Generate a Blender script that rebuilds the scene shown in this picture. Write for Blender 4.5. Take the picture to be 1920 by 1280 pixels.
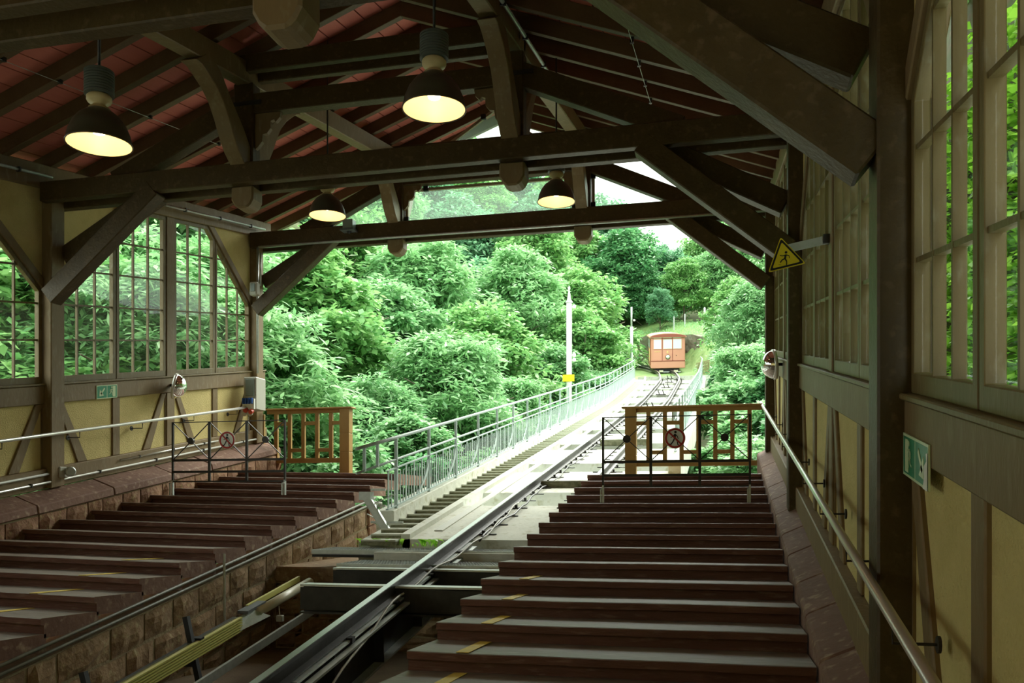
import bpy, bmesh, math, random
import numpy as np
from mathutils import Vector, Matrix
random.seed(7); rng = np.random.default_rng(11)
for o in list(bpy.data.objects): bpy.data.objects.remove(o)
C = bpy.context.scene.collection
SC = bpy.context.scene

# ---------------------------------------------------------------- camera, sky, sun, exposure
F, PSI, YH, T = 1681.3, .2316, 945.4, .1763          # focal length in px of a 1920 frame, yaw, horizon row, slope of the whole building
CP, SP = math.cos(PSI), math.sin(PSI)
cam = bpy.data.cameras.new('camera'); camo = bpy.data.objects.new('camera', cam); C.objects.link(camo)
cam.sensor_width = 36; cam.lens = F/1920*36; cam.shift_y = (YH-640)/1920
cam.clip_start = .05; cam.clip_end = 500
camo.location = (0, 0, 0); camo.rotation_euler = (math.pi/2, 0, PSI)
SC.camera = camo
SC.view_settings.view_transform = 'Standard'; SC.view_settings.look = 'None'
SC.view_settings.exposure = 1.5; SC.view_settings.gamma = 1; SC.view_settings.use_curve_mapping = False
w = bpy.data.worlds.new('overcast_sky'); SC.world = w; w.use_nodes = True
bg = w.node_tree.nodes['Background']; bg.inputs[0].default_value = (.90, 1.0, .90, 1); bg.inputs[1].default_value = 1.35
sl = bpy.data.lights.new('sun', 'SUN'); so = bpy.data.objects.new('sun', sl); C.objects.link(so)
sl.energy = 3.2; sl.angle = math.radians(60); sl.color = (1, 1, .9); so.rotation_euler = (math.radians(-34), math.radians(16), 0)

# ---------------------------------------------------------------- materials
def mat(name, c1, c2=None, rough=.6, scale=6, stretch=(1, 1, 1), bump=0, bscale=40, metal=0, emit=None, estr=0, spec=.3, detail=5, wear=None):
    m = bpy.data.materials.new(name); m.use_nodes = True; nt = m.node_tree; N = nt.nodes; L = nt.links
    b = N['Principled BSDF']; b.inputs['Roughness'].default_value = rough; b.inputs['Metallic'].default_value = metal
    b.inputs['Specular IOR Level'].default_value = spec
    b.inputs['Base Color'].default_value = (*c1, 1)
    if emit: b.inputs['Emission Color'].default_value = (*emit, 1); b.inputs['Emission Strength'].default_value = estr
    if c2 or bump:
        tc = N.new('ShaderNodeTexCoord'); mp = N.new('ShaderNodeMapping'); mp.inputs['Scale'].default_value = stretch
        L.new(tc.outputs['Object'], mp.inputs[0])
    if c2:
        no = N.new('ShaderNodeTexNoise'); no.inputs['Scale'].default_value = scale; no.inputs['Detail'].default_value = detail; no.inputs['Roughness'].default_value = .65
        cr = N.new('ShaderNodeValToRGB'); cr.color_ramp.elements[0].position = .32; cr.color_ramp.elements[1].position = .68
        cr.color_ramp.elements[0].color = (*c1, 1); cr.color_ramp.elements[1].color = (*c2, 1)
        L.new(mp.outputs[0], no.inputs[0]); L.new(no.outputs[0], cr.inputs[0])
        out = cr.outputs[0]
        if wear:
            n2 = N.new('ShaderNodeTexNoise'); n2.inputs['Scale'].default_value = scale*5; n2.inputs['Detail'].default_value = 6
            r2 = N.new('ShaderNodeValToRGB'); r2.color_ramp.elements[0].position = .56; r2.color_ramp.elements[1].position = .7
            mx = N.new('ShaderNodeMix'); mx.data_type = 'RGBA'; mx.inputs[7].default_value = (*wear, 1)
            L.new(mp.outputs[0], n2.inputs[0]); L.new(n2.outputs[0], r2.inputs[0]); L.new(r2.outputs[0], mx.inputs[0]); L.new(out, mx.inputs[6]); out = mx.outputs[2]
        L.new(out, b.inputs['Base Color'])
    if bump:
        nb = N.new('ShaderNodeTexNoise'); nb.inputs['Scale'].default_value = bscale; nb.inputs['Detail'].default_value = 6
        bm = N.new('ShaderNodeBump'); bm.inputs['Strength'].default_value = bump; bm.inputs['Distance'].default_value = .02
        L.new(mp.outputs[0], nb.inputs[0]); L.new(nb.outputs[0], bm.inputs['Height']); L.new(bm.outputs[0], b.inputs['Normal'])
    return m
def leafmat(name, c1, c2, tr=.42):
    c1 = tuple(min(.9, a*1.22) for a in c1); c2 = tuple(min(.9, a*1.2) for a in c2)
    m = bpy.data.materials.new(name); m.use_nodes = True; nt = m.node_tree; N = nt.nodes; L = nt.links
    for n in list(N): N.remove(n)
    o = N.new('ShaderNodeOutputMaterial'); mix = N.new('ShaderNodeMixShader'); d = N.new('ShaderNodeBsdfPrincipled'); t = N.new('ShaderNodeBsdfTranslucent')
    g = N.new('ShaderNodeNewGeometry'); cr = N.new('ShaderNodeValToRGB')
    cr.color_ramp.elements[0].color = (*c1, 1); cr.color_ramp.elements[1].color = (*c2, 1)
    L.new(g.outputs['Random Per Island'], cr.inputs[0]); L.new(cr.outputs[0], d.inputs['Base Color']); L.new(cr.outputs[0], t.inputs[0])
    d.inputs['Roughness'].default_value = .42; d.inputs['Specular IOR Level'].default_value = .45
    mix.inputs[0].default_value = tr; L.new(d.outputs[0], mix.inputs[1]); L.new(t.outputs[0], mix.inputs[2]); L.new(mix.outputs[0], o.inputs[0])
    return m
def glassmat(name, milky=0, tint=(1, 1, 1)):
    m = bpy.data.materials.new(name); m.use_nodes = True; nt = m.node_tree; N = nt.nodes; L = nt.links
    for n in list(N): N.remove(n)
    o = N.new('ShaderNodeOutputMaterial'); mix = N.new('ShaderNodeMixShader'); tr = N.new('ShaderNodeBsdfTransparent'); gl = N.new('ShaderNodeBsdfGlossy')
    tr.inputs[0].default_value = (*tint, 1); gl.inputs['Roughness'].default_value = .02
    lw = N.new('ShaderNodeLayerWeight'); pw = N.new('ShaderNodeMath'); pw.operation = 'POWER'; pw.inputs[1].default_value = 4; ml = N.new('ShaderNodeMath'); ml.operation = 'MULTIPLY_ADD'; ml.inputs[1].default_value = .18; ml.inputs[2].default_value = .02
    L.new(lw.outputs['Facing'], pw.inputs[0]); L.new(pw.outputs[0], ml.inputs[0]); L.new(ml.outputs[0], mix.inputs[0])
    L.new(tr.outputs[0], mix.inputs[1]); L.new(gl.outputs[0], mix.inputs[2]); out = mix.outputs[0]
    if milky:
        m2 = N.new('ShaderNodeMixShader'); m2.inputs[0].default_value = milky; df = N.new('ShaderNodeBsdfTranslucent'); df.inputs[0].default_value = (.8, .9, .86, 1)
        L.new(out, m2.inputs[1]); L.new(df.outputs[0], m2.inputs[2]); out = m2.outputs[0]
    L.new(out, o.inputs[0]); return m
M = {
 'beam': mat('dark_brown_timber', (.050, .033, .009), (.070, .046, .014), .5, 3, (1, 1, 1), .25, 30, wear=(.095, .063, .028)),
 'post': mat('taupe_painted_timber', (.165, .113, .048), (.20, .14, .064), .55, 3, (1, 1, .4), .2, 30, wear=(.22, .17, .09)),
 'rafter': mat('rafter_timber', (.085, .050, .020), (.12, .075, .034), .6, 3, (1, 1, 1), .2, 30),
 'raftlow': mat('pale_batten', (.32, .26, .16), (.38, .31, .20), .7, 3, (1, 1, 1), .2, 30),
 'casement': mat('window_timber', (.130, .094, .032), (.165, .125, .048), .5, 3, (1, 1, .4), .15, 30, wear=(.19, .16, .085)),
 'gatewood': mat('ochre_timber', (.30, .18, .05), (.36, .225, .07), .5, 4, (1, 1, .3), .2, 30),
 'plaster': mat('yellow_plaster', (.55, .46, .19), (.62, .52, .225), .9, 5, (1, 1, 1), .7, 55),
 'plank': mat('red_roof_plank', (.46, .13, .095), (.54, .165, .12), .6, 2, (1, .12, 1), .15, 25),
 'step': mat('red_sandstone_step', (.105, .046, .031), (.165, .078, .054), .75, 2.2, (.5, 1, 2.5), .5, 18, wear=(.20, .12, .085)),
 'tread': mat('worn_skylit_tread', (.135, .10, .075), (.21, .17, .13), .5, 2.2, (.5, 1, 1), .35, 18, wear=(.24, .20, .155)),  # greyer tread tops: foot wear and dust, with sky light mixed into the colour
 'pitstone': mat('tan_sandstone', (.17, .105, .055), (.30, .20, .105), .9, 3, (1, 1, 1), 1.0, 12, wear=(.33, .27, .14)),
 'dull': mat('dull_pipe', (.11, .115, .085), (.16, .165, .12), .5, 6),
 'coping': mat('sandstone_coping', (.13, .066, .042), (.19, .105, .07), .8, 2.5, (1, 1, 1), .4, 14, wear=(.30, .21, .14)),
 'stone': mat('rough_red_sandstone', (.15, .073, .040), (.25, .14, .075), .9, 3, (1, 1, 1), 1.0, 16, wear=(.26, .19, .09)),
 'mortar': mat('mortar', (.24, .19, .11), (.32, .26, .15), .95, 8, (1, 1, 1), .5, 30),
 'concrete': mat('pale_concrete', (.52, .54, .46), (.64, .65, .56), .85, 1.6, (1, 1, 1), .3, 20, wear=(.42, .42, .30)),
 'moss': mat('mossy_concrete', (.12, .125, .065), (.32, .31, .20), .95, 9, (1, 1, 1), .5, 20),
 'steel': mat('dark_steel', (.018, .018, .016), (.042, .040, .035), .42, 5, (1, 1, 1), .1, 20, metal=.15),
 'railtop': mat('polished_rail_steel', (.30, .31, .30), None, .3, metal=1),
 'galv': mat('galvanised_steel', (.42, .46, .43), (.55, .59, .56), .42, 12, metal=.55),
 'balu': mat('pale_green_painted_steel', (.36, .46, .43), (.44, .54, .50), .5, 3),
 'chrome': mat('satin_handrail_steel', (.62, .62, .57), None, .3, metal=.55, spec=.7),
 'iron': mat('black_iron', (.032, .030, .027), (.05, .046, .04), .45, 8, metal=.4),
 'mirror': mat('convex_mirror', (.92, .93, .92), None, .015, metal=1),
 'grey': mat('grey_plastic', (.42, .42, .35), None, .5), 'greydark': mat('slate_plastic', (.09, .10, .10), None, .5),
 'cover': mat('smoked_cover', (.20, .25, .22), None, .2), 'blue': mat('blue_socket', (.02, .08, .30), None, .4), 'redplug': mat('red_socket', (.45, .06, .03), None, .4),
 'white': mat('white_paint', (.78, .80, .76), None, .5), 'sign_white': mat('sign_white', (.70, .72, .66), None, .4),
 'red': mat('sign_red', (.34, .025, .02), None, .4), 'black': mat('black_print', (.012, .012, .012), None, .5),
 'green': mat('exit_green', (.015, .23, .11), None, .35), 'greenpale': mat('exit_pale', (.55, .68, .42), None, .35),
 'yellow': mat('warning_yellow', (.72, .58, .02), None, .4), 'tape': mat('worn_yellow_tape', (.78, .60, .08), (.62, .46, .10), .6, 12),
 'busbar': mat('yellow_conductor_rail', (.52, .50, .15), None, .4), 'cream': mat('cream_duct', (.55, .53, .38), None, .35),
 'lampshell': mat('dark_green_enamel', (.055, .05, .03), (.07, .062, .04), .35, 8), 'lampneck': mat('cream_lamp_neck', (.50, .40, .20), None, .5),
 'lampin': mat('lamp_reflector', (.86, .72, .46), None, .4), 'bulb': mat('glowing_bulb', (1, 1, 1), None, .5, emit=(1, .80, .50), estr=3),
 'ballast': mat('ribbed_ballast', (.09, .105, .085), None, .5),
 'car': mat('coral_car_paint', (.56, .25, .17), (.59, .27, .185), .4, 1.5), 'cardark': mat('dark_coral_paint', (.25, .06, .035), None, .45),
 'roofcar': mat('car_roof', (.42, .24, .15), None, .6), 'carglass': mat('car_window', (.50, .62, .58), None, .12, spec=.8), 'gold': mat('gold_lettering', (.75, .60, .25), None, .5),
 'dark': mat('underframe', (.02, .022, .024), None, .6),
 'bark': mat('bark', (.10, .085, .06), (.16, .14, .10), .9, 6, (1, 1, .3), .5, 20),
 'soil': mat('forest_floor', (.035, .050, .018), (.075, .10, .032), .95, .8, (1, 1, 1), .6, 4, wear=(.10, .075, .045)),
 'grass': mat('meadow_grass', (.12, .22, .06), (.23, .34, .12), .9, 3, (1, 1, 1), .8, 12),
 'rock': mat('dark_retaining_stone', (.10, .10, .07), (.20, .19, .13), .9, 2, (1, 1, 1), .8, 6),
 'tiles': mat('roof_covering', (.20, .08, .05), None, .8), 'floor': mat('pit_ground', (.15, .11, .07), (.20, .15, .09), .95, 3, bump=.4),
 'glass': glassmat('window_glass'), 'plexi': glassmat('gable_glass', .10, (.93, 1, .96)),
 'leafA': leafmat('chestnut_leaf', (.11, .28, .11), (.30, .50, .24)), 'leafB': leafmat('maple_leaf', (.11, .29, .09), (.30, .50, .19)),
 'leafC': leafmat('bluish_leaf', (.08, .24, .12), (.22, .41, .24)), 'leafD': leafmat('deep_green_leaf', (.05, .19, .07), (.14, .32, .13)),
 'leafE': leafmat('pale_leaf', (.15, .33, .14), (.34, .56, .27)), 'leafI': leafmat('ivy_leaf', (.12, .32, .02), (.32, .60, .07), .5),
}

# ---------------------------------------------------------------- mesh helpers
class MB:
    def __init__(s): s.v = []; s.f = []
    def add(s, vs, fs):
        n = len(s.v); s.v += [tuple(map(float, v)) for v in vs]; s.f += [tuple(i+n for i in f) for f in fs]; return s
    def box(s, x0, x1, y0, y1, z0, z1, slope=0):
        vs = [(x, y, z+slope*y) for z in (z0, z1) for y in (y0, y1) for x in (x0, x1)]
        return s.add(vs, [(0, 2, 3, 1), (4, 5, 7, 6), (0, 1, 5, 4), (2, 6, 7, 3), (0, 4, 6, 2), (1, 3, 7, 5)])
    def sbox(s, x0, x1, y0, y1, h0, h1): return s.box(x0, x1, y0, y1, h0, h1, T)
    def bar(s, p, q, wd, ht, up=(0, 0, 1)):                     # oriented box from p to q
        p, q = Vector(p), Vector(q); d = (q-p).normalized(); u = Vector(up); r = d.cross(u)
        if r.length < 1e-4: r = d.cross(Vector((0, 1, 0)))
        r.normalize(); u = r.cross(d); r *= wd/2; u *= ht/2
        vs = [a+b for a in (p, q) for b in (-r-u, r-u, r+u, -r+u)]
        return s.add(vs, [(3, 2, 1, 0), (4, 5, 6, 7), (0, 1, 5, 4), (1, 2, 6, 5), (2, 3, 7, 6), (3, 0, 4, 7)])
    def tube(s, pts, r, n=8, cap=True):
        pts = [Vector(p) for p in pts]; rs = r if isinstance(r, (list, tuple)) else [r]*len(pts); rings = []
        for i, p in enumerate(pts):
            d = (pts[min(i+1, len(pts)-1)]-pts[max(i-1, 0)]).normalized(); a = d.cross(Vector((0, 0, 1)))
            if a.length < 1e-3: a = Vector((1, 0, 0))
            a.normalize(); b = d.cross(a)
            rings.append([p+(a*math.cos(t)+b*math.sin(t))*rs[i] for t in [2*math.pi*k/n for k in range(n)]])
        vs = [v for r_ in rings for v in r_]; fs = []
        for i in range(len(pts)-1):
            for k in range(n): fs.append((i*n+k, i*n+(k+1) % n, (i+1)*n+(k+1) % n, (i+1)*n+k))
        if cap: fs += [tuple(range(n))[::-1], tuple(range((len(pts)-1)*n, len(pts)*n))]
        return s.add(vs, fs)
    def lathe(s, prof, c, n=24, ax=None, cap=False):             # prof = [(r, z)]
        c = Vector(c); q = Vector((0, 0, 1)).rotation_difference(Vector(ax).normalized()) if ax else None; vs = []
        for r, z in prof:
            for k in range(n):
                v = Vector((r*math.cos(2*math.pi*k/n), r*math.sin(2*math.pi*k/n), z)); vs.append(c+(q @ v if q else v))
        fs = [(i*n+k, i*n+(k+1) % n, (i+1)*n+(k+1) % n, (i+1)*n+k) for i in range(len(prof)-1) for k in range(n)]
        if cap: fs += [tuple(range(n))[::-1], tuple(range((len(prof)-1)*n, len(prof)*n))]
        return s.add(vs, fs)
    def prism(s, poly, fr, t0, t1):                              # poly in a plane, fr(a, b, t) gives the point
        n = len(poly); A = sum(poly[i][0]*poly[(i+1) % n][1]-poly[(i+1) % n][0]*poly[i][1] for i in range(n))
        if A < 0: poly = poly[::-1]
        vs = [fr(a, b, t0) for a, b in poly]+[fr(a, b, t1) for a, b in poly]
        return s.add(vs, [tuple(range(n))[::-1], tuple(range(n, 2*n))]+[(i, (i+1) % n, n+(i+1) % n, n+i) for i in range(n)])
    def data(s, name, m, smooth=False, recalc=True):
        me = bpy.data.meshes.new(name); me.from_pydata(s.v, [], s.f)
        if recalc:
            b = bmesh.new(); b.from_mesh(me); bmesh.ops.recalc_face_normals(b, faces=b.faces); b.to_mesh(me); b.free()
        me.materials.append(M[m])
        if smooth: me.polygons.foreach_set('use_smooth', [True]*len(me.polygons))
        return me
    def build(s, name, m, parent=None, smooth=False, bevel=0, label=None, kind=None):
        return link(name, s.data(name, m, smooth), parent, bevel, label, kind)
def link(name, me, parent=None, bevel=0, label=None, kind=None):
    o = bpy.data.objects.new(name, me); C.objects.link(o)
    if parent:
        o.parent = parent; inv = Matrix.Identity(4); p = parent
        o.matrix_parent_inverse = wm(parent).inverted()
    if bevel:
        b = o.modifiers.new('edge', 'BEVEL'); b.width = bevel; b.segments = 1; b.limit_method = 'ANGLE'
    if label: o['label'] = label
    if kind: o['kind'] = kind
    if smooth_angle.get(name): pass
    return o
smooth_angle = {}
def wm(o):
    m = Matrix.LocRotScale(o.location, o.rotation_euler, o.scale)
    return wm(o.parent) @ o.matrix_parent_inverse @ m if o.parent else m
def thing(name, label, cat, loc=(0, 0, 0), group=None, kind=None):
    o = bpy.data.objects.new(name, None); C.objects.link(o); o.location = loc; o.empty_display_size = .2
    return tag(o, label, cat, group, kind)
def tag(o, label=None, cat=None, group=None, kind=None):
    if label: o['label'] = label
    if cat: o['category'] = cat
    if group: o['group'] = group
    if kind: o['kind'] = kind
    return o
def copy_tree(o, parent=None):
    c = o.copy(); C.objects.link(c)
    if parent: c.parent = parent
    for ch in kids(o): copy_tree(ch, c)
    return c
def kids(o): return [x for x in list(C.objects) if x.parent is o]
def clip(poly, a, b, c):                                          # keep a*x + b*y <= c
    out = []
    for i in range(len(poly)):
        p, q = poly[i], poly[(i+1) % len(poly)]; dp, dq = a*p[0]+b*p[1]-c, a*q[0]+b*q[1]-c
        if dp <= 0: out.append(p)
        if dp*dq < 0: t = dp/(dp-dq); out.append((p[0]+t*(q[0]-p[0]), p[1]+t*(q[1]-p[1])))
    return out
def rect(a0, a1, b0, b1): return [(a0, b0), (a1, b0), (a1, b1), (a0, b1)]
def stroke(p, q, wd):
    dx, dy = q[0]-p[0], q[1]-p[1]; l = math.hypot(dx, dy) or 1; nx, ny = -dy/l*wd/2, dx/l*wd/2
    return [(p[0]+nx, p[1]+ny), (q[0]+nx, q[1]+ny), (q[0]-nx, q[1]-ny), (p[0]-nx, p[1]-ny)]
def disc(cx, cy, r, n=24): return [(cx+r*math.cos(2*math.pi*k/n), cy+r*math.sin(2*math.pi*k/n)) for k in range(n)]
FX = lambda a, b, t: (t, a, b+T*a)                                # wall plane: a = Y, b = height over the slope, t = X
FY = lambda a, b, t: (a, t, b)                                    # cross plane: a = X, b = Z, t = Y
def onD(px, py, D):
    R = (px-960)/F*D; return Vector((R*CP-D*SP, R*SP+D*CP, (YH-py)/F*D))

# ---------------------------------------------------------------- ground, track alignment
PTS = [(-2.6, 0, -2.18), (-2.6, 12, -.065), (-2.6, 24, 2.05), (-2.62, 36, 4.2), (-2.72, 48, 6.65), (-3.45, 57, 8.35), (-4.9, 63, 9.6), (-7.2, 69, 10.85), (-10.6, 75, 12.1), (-16, 82, 13.6), (-24, 90, 15.2)]
PY = np.array([p[1] for p in PTS], float)
def _sm(vals, y):
    v = np.interp([y-2.5, y-1.2, y, y+1.2, y+2.5], PY, vals); return float((v*[.1, .25, .3, .25, .1]).sum())
PXs = np.array([p[0] for p in PTS]); PZs = np.array([p[2] for p in PTS])
def trk(y): return _sm(PXs, y), _sm(PZs, y)
def ss(a, b, x): t = min(1, max(0, (x-a)/(b-a))); return t*t*(3-2*t)
def ground(x, y):
    xt, zt = trk(min(max(y, 0), 88)); d = x-xt
    hr = -1.5+.75*max(0, min(x-2, 8))+.25*max(0, x-10); hl = -2.6-.25*min(6, max(0, -x-6))+.42*max(0, -15-x)
    near = zt+(hr if d > 0 else hl) if abs(d) > 3 else zt-3.2
    if d > 0: near = zt-3.4+.55*max(0, min(d-2.2, 10))+.4*max(0, d-12)
    up = zt-.25+(.12*max(0, min(d-4.2, 7))+.05*max(0, d-11)+1.9*ss(2.5, 4.1, d) if d > 0 else .5*max(0, -d-2.2))
    k = ss(47.5, 54, y)
    return near*(1-k)+up*k+.10*max(0, y-66)*(.2+.8*ss(84, 100, y) if d > 0 else .6)+.25*math.sin(x*.7+y*.3)*ss(4, 9, abs(d))
xs = np.concatenate([np.arange(-90, -14, 3), np.arange(-14, 14, .7), np.arange(14, 70, 3)]); ys = np.concatenate([np.arange(17.2, 46, 2), np.arange(46, 80, .8), np.arange(80, 150, 3)])
mb = MB(); nx = len(xs)
mb.v = [(x, y, ground(x, y)) for y in ys for x in xs]
mb.f = [(j*nx+i, j*nx+i+1, (j+1)*nx+i+1, (j+1)*nx+i) for j in range(len(ys)-1) for i in range(nx-1)]
g = mb.build('hillside_ground', 'soil', smooth=True); tag(g, 'wooded hillside ground falling away beside the bridge', kind='structure')
g.data.materials.append(M['grass'])
for p in g.data.polygons:
    x, y, z = p.center; xt, _ = trk(min(y, 88))
    if y > 50 and -13 < x-xt < 16: p.material_index = 1

# ---------------------------------------------------------------- roof
RC, RA, RS = -4.2, 4.53, .37                                      # ridge X, underside height at the ridge, pitch
def hr_(x): return RA-RS*abs(x-RC)
TY = [4.75, 10.54, 16.05]; YB0, YB1 = -4.0, 17.5; WE = 16.75
ceil = thing('ceiling', 'pitched open timber roof lined with dark red boards', 'ceiling', (RC, 6, hr_(RC)+1), kind='structure')
nrm = math.hypot(1, RS)
for sd in (-1, 1):
    k = 0; w0 = 0
    while w0 < 5.75:
        w1 = w0+.275
        a0, a1 = RC+sd*w0/nrm, RC+sd*(w1-.016)/nrm; g0, g1 = .20, .20+.024
        poly = [(a0, hr_(a0)+g0), (a1, hr_(a1)+g0), (a1, hr_(a1)+g1), (a0, hr_(a0)+g1)]
        m_ = MB(); y0, y1 = YB0, YB1
        m_.add([(a, y0, b+T*y0) for a, b in poly]+[(a, y1, b+T*y1) for a, b in poly], [(0, 1, 2, 3), (7, 6, 5, 4), (0, 4, 5, 1), (1, 5, 6, 2), (2, 6, 7, 3), (3, 7, 4, 0)])
        m_.build('roof_plank', 'plank', ceil); w0 = w1
    ys_ = YB0+.35
    while ys_ < YB1:
        a0, a1 = RC+sd*.0, RC+sd*5.42
        m_ = MB(); poly = [(a0, hr_(a0)), (a1, hr_(a1)), (a1, hr_(a1)+.20), (a0, hr_(a0)+.20)]
        m_.add([(a, y, b+T*y) for y in (ys_-.062, ys_+.062) for a, b in poly], [(0, 1, 2, 3), (7, 6, 5, 4), (0, 4, 5, 1), (1, 5, 6, 2), (2, 6, 7, 3), (3, 7, 4, 0)])
        m_.build('rafter', 'rafter', ceil, bevel=.006); ys_ += .835
    m_ = MB(); poly = [(RC, hr_(RC)+.30), (RC+sd*5.6, hr_(RC+sd*5.6)+.30), (RC+sd*5.6, hr_(RC+sd*5.6)+.36), (RC, hr_(RC)+.36)]
    m_.add([(a, y, b+T*y) for y in (YB0, YB1) for a, b in poly], [(0, 1, 2, 3), (7, 6, 5, 4), (0, 4, 5, 1), (1, 5, 6, 2), (2, 6, 7, 3), (3, 7, 4, 0)])
    m_.build('roof_covering', 'tiles', ceil)
for qx in (-6.02, -2.46):
    h1 = hr_(qx)-.02
    MB().sbox(qx-.10, qx+.10, YB0, YB1-.1, h1-.27, h1).build('purlin', 'post', ceil, bevel=.012)

# ---------------------------------------------------------------- trusses
QX = (-6.02, -2.46); XLP, XRP = -8.88, .70
labels = ['roof truss overhead with its double tie beam and hanging post ends', 'middle roof truss whose long tie beam crosses between two lamps', 'end roof truss with the glazed gable above the track opening']
truss_extra = []
for ti, yc in enumerate(TY):
    zt = [2.97, 4.09, 5.0][ti]; zb = zt+[.25, .26, .29][ti]; base = T*yc
    tr = thing('roof_truss', labels[ti], 'roof truss', (RC, yc, zt), kind='structure')
    for dy in (-.17, .17):
        MB().box(XLP-.1, XRP+.1, yc+dy-.065, yc+dy+.065, zt, zb).build('tie_beam', 'beam', tr, bevel=.01)
    ptop = hr_(QX[0])-.29+base
    for qx in QX:
        wq = .135
        MB().box(qx-wq, qx+wq, yc-.10, yc+.10, zt-.05, ptop).build('queen_post', 'beam', tr, bevel=.012)
        # rounded hanging end
        pr = [(-wq-.02, 0), (wq+.02, 0), (wq+.02, -.17), (wq-.02, -.24), (wq-.07, -.28), (-wq+.07, -.28), (-wq+.02, -.24), (-wq-.02, -.17)]
        if ti < 3: MB().prism([(qx+a, zt+b) for a, b in pr], FY, yc-.13, yc+.13).build('post_pendant', 'post', tr, bevel=.02)
        for dy in (-1, 1):                                        # curved braces up to the purlin
            n = 9; outer = []; inner = []
            for k in range(n):
                u = k/(n-1); yy = .10+1.12*u**1.0; zz = (zb+.05-base)+(hr_(qx)-.29-(zb+.05-base))*math.sin(u*math.pi/2)**1.15
                wv = .105+.035*math.sin(u*math.pi*3)*(1 if u < .8 else .4)
                outer.append((yc+dy*(yy+wv), zz-.06)); inner.append((yc+dy*(yy-wv), zz+.06))
            poly = outer+inner[::-1]
            m_ = MB(); nn = len(poly); sgn = [(qx-.105), (qx+.105)]
            vs = [FX(a, b, x) for x in sgn for a, b in poly]; fs = []
            for side in (0, 1):
                for k in range(n-1):
                    q = (k, k+1, nn-2-k, nn-1-k); fs.append(tuple(i+side*nn for i in (q if side else q[::-1])))
            fs += [(i, (i+1) % nn, nn+(i+1) % nn, nn+i) for i in range(nn)]
            m_.add(vs, fs).build('curved_brace', 'post', tr, bevel=.008)
    # collar between the posts
    cz = base+3.2-.02
    MB().box(QX[0]+.1, QX[1]-.1, yc-.08, yc+.08, cz, cz+.25).build('collar_beam', 'beam', tr, bevel=.01)
    for dy in (-.15, .15): MB().box(QX[0]-.1, QX[1]+.1, yc+dy-.05, yc+dy+.05, base+3.66, base+3.88).build('upper_collar', 'beam', tr, bevel=.01)
    for qx in QX:
        MB().box(qx-.26, qx+.26, yc-.115, yc-.105, cz+.09, cz+.14).build('iron_strap', 'iron', tr)
    for sd, qx, ex in ((-1, QX[0], -7.95), (1, QX[1], -.48)):      # principal struts down to the tie
        p0 = Vector((qx+sd*.05, yc, cz+.14)); p1 = Vector((ex, yc, zb-.02))
        MB().bar(p0, p1, .17, .27, (0, 0, 1)).build('principal_strut', 'beam', tr, bevel=.01)
        # scroll bracket between post and collar
        pts = [(0, 0), (.36, 0), (.35, -.07), (.29, -.13), (.27, -.09), (.22, -.11), (.22, -.20), (.17, -.26), (.11, -.27), (.10, -.36), (.05, -.42), (0, -.46)]
        MB().prism([(qx-sd*(.13+a), cz+b) for a, b in pts], FY, yc-.03, yc+.03).build('scroll_bracket', 'post', tr)
    # wall braces
    for sd, xw in ((1, XLP), (-1, XRP)):
        dz = base-T*10.54-(.12 if ti == 0 else 0)
        a0 = Vector((xw, yc-.14, 2.80+dz)); a1 = Vector((xw+sd*1.62, yc-.14, 4.14+dz))
        MB().bar(a0, a1, .20, .25).build('knee_brace', 'beam', tr, bevel=.012)
        b0 = Vector((xw, yc+.17, 3.42+dz)); b1 = Vector((xw+sd*1.45, yc+.17, 4.20+dz))
        MB().bar(b0, b1, .19, .26).build('upper_brace', 'beam', tr, bevel=.012)
    truss_extra.append((tr, yc, zt, zb, base))

# glazed gable above the end tie
tr, yc, zt, zb, base = truss_extra[2]
gz = thing('gable_glazing', 'hazy panes set in the end gable over the track opening', 'window', (RC, yc+.1, zb), kind='structure')
gt = 3.12+base
for poly in ([(QX[0]+.17, zb+.03), (QX[1]-.17, zb+.03), (QX[1]-.17, gt), (QX[0]+.17, gt)],
             [(-7.55, zb+.03), (QX[0]-.17, zb+.03), (QX[0]-.17, zb+.72)], [(QX[1]+.17, zb+.03), (-.82, zb+.03), (QX[1]+.17, zb+.72)],
             [(-5.75, cz+.30), (-2.75, cz+.30), (RC+.05, hr_(RC)-.05+base)]):
    MB().prism(poly, FY, yc+.095, yc+.105).build('pane', 'plexi', gz)
    n = len(poly)
    for i in range(n):
        p, q = poly[i], poly[(i+1) % n]
        MB().bar((p[0], yc+.08, p[1]), (q[0], yc+.08, q[1]), .05, .05, (0, 1, 0)).build('pane_frame', 'raftlow', gz)
        for u in (.12, .88):
            a = (p[0]+(q[0]-p[0])*u, p[1]+(q[1]-p[1])*u)
            MB().box(a[0]-.045, a[0]+.045, yc+.02, yc+.08, a[1]-.04, a[1]+.05).build('glazing_clip', 'black', gz)
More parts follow.
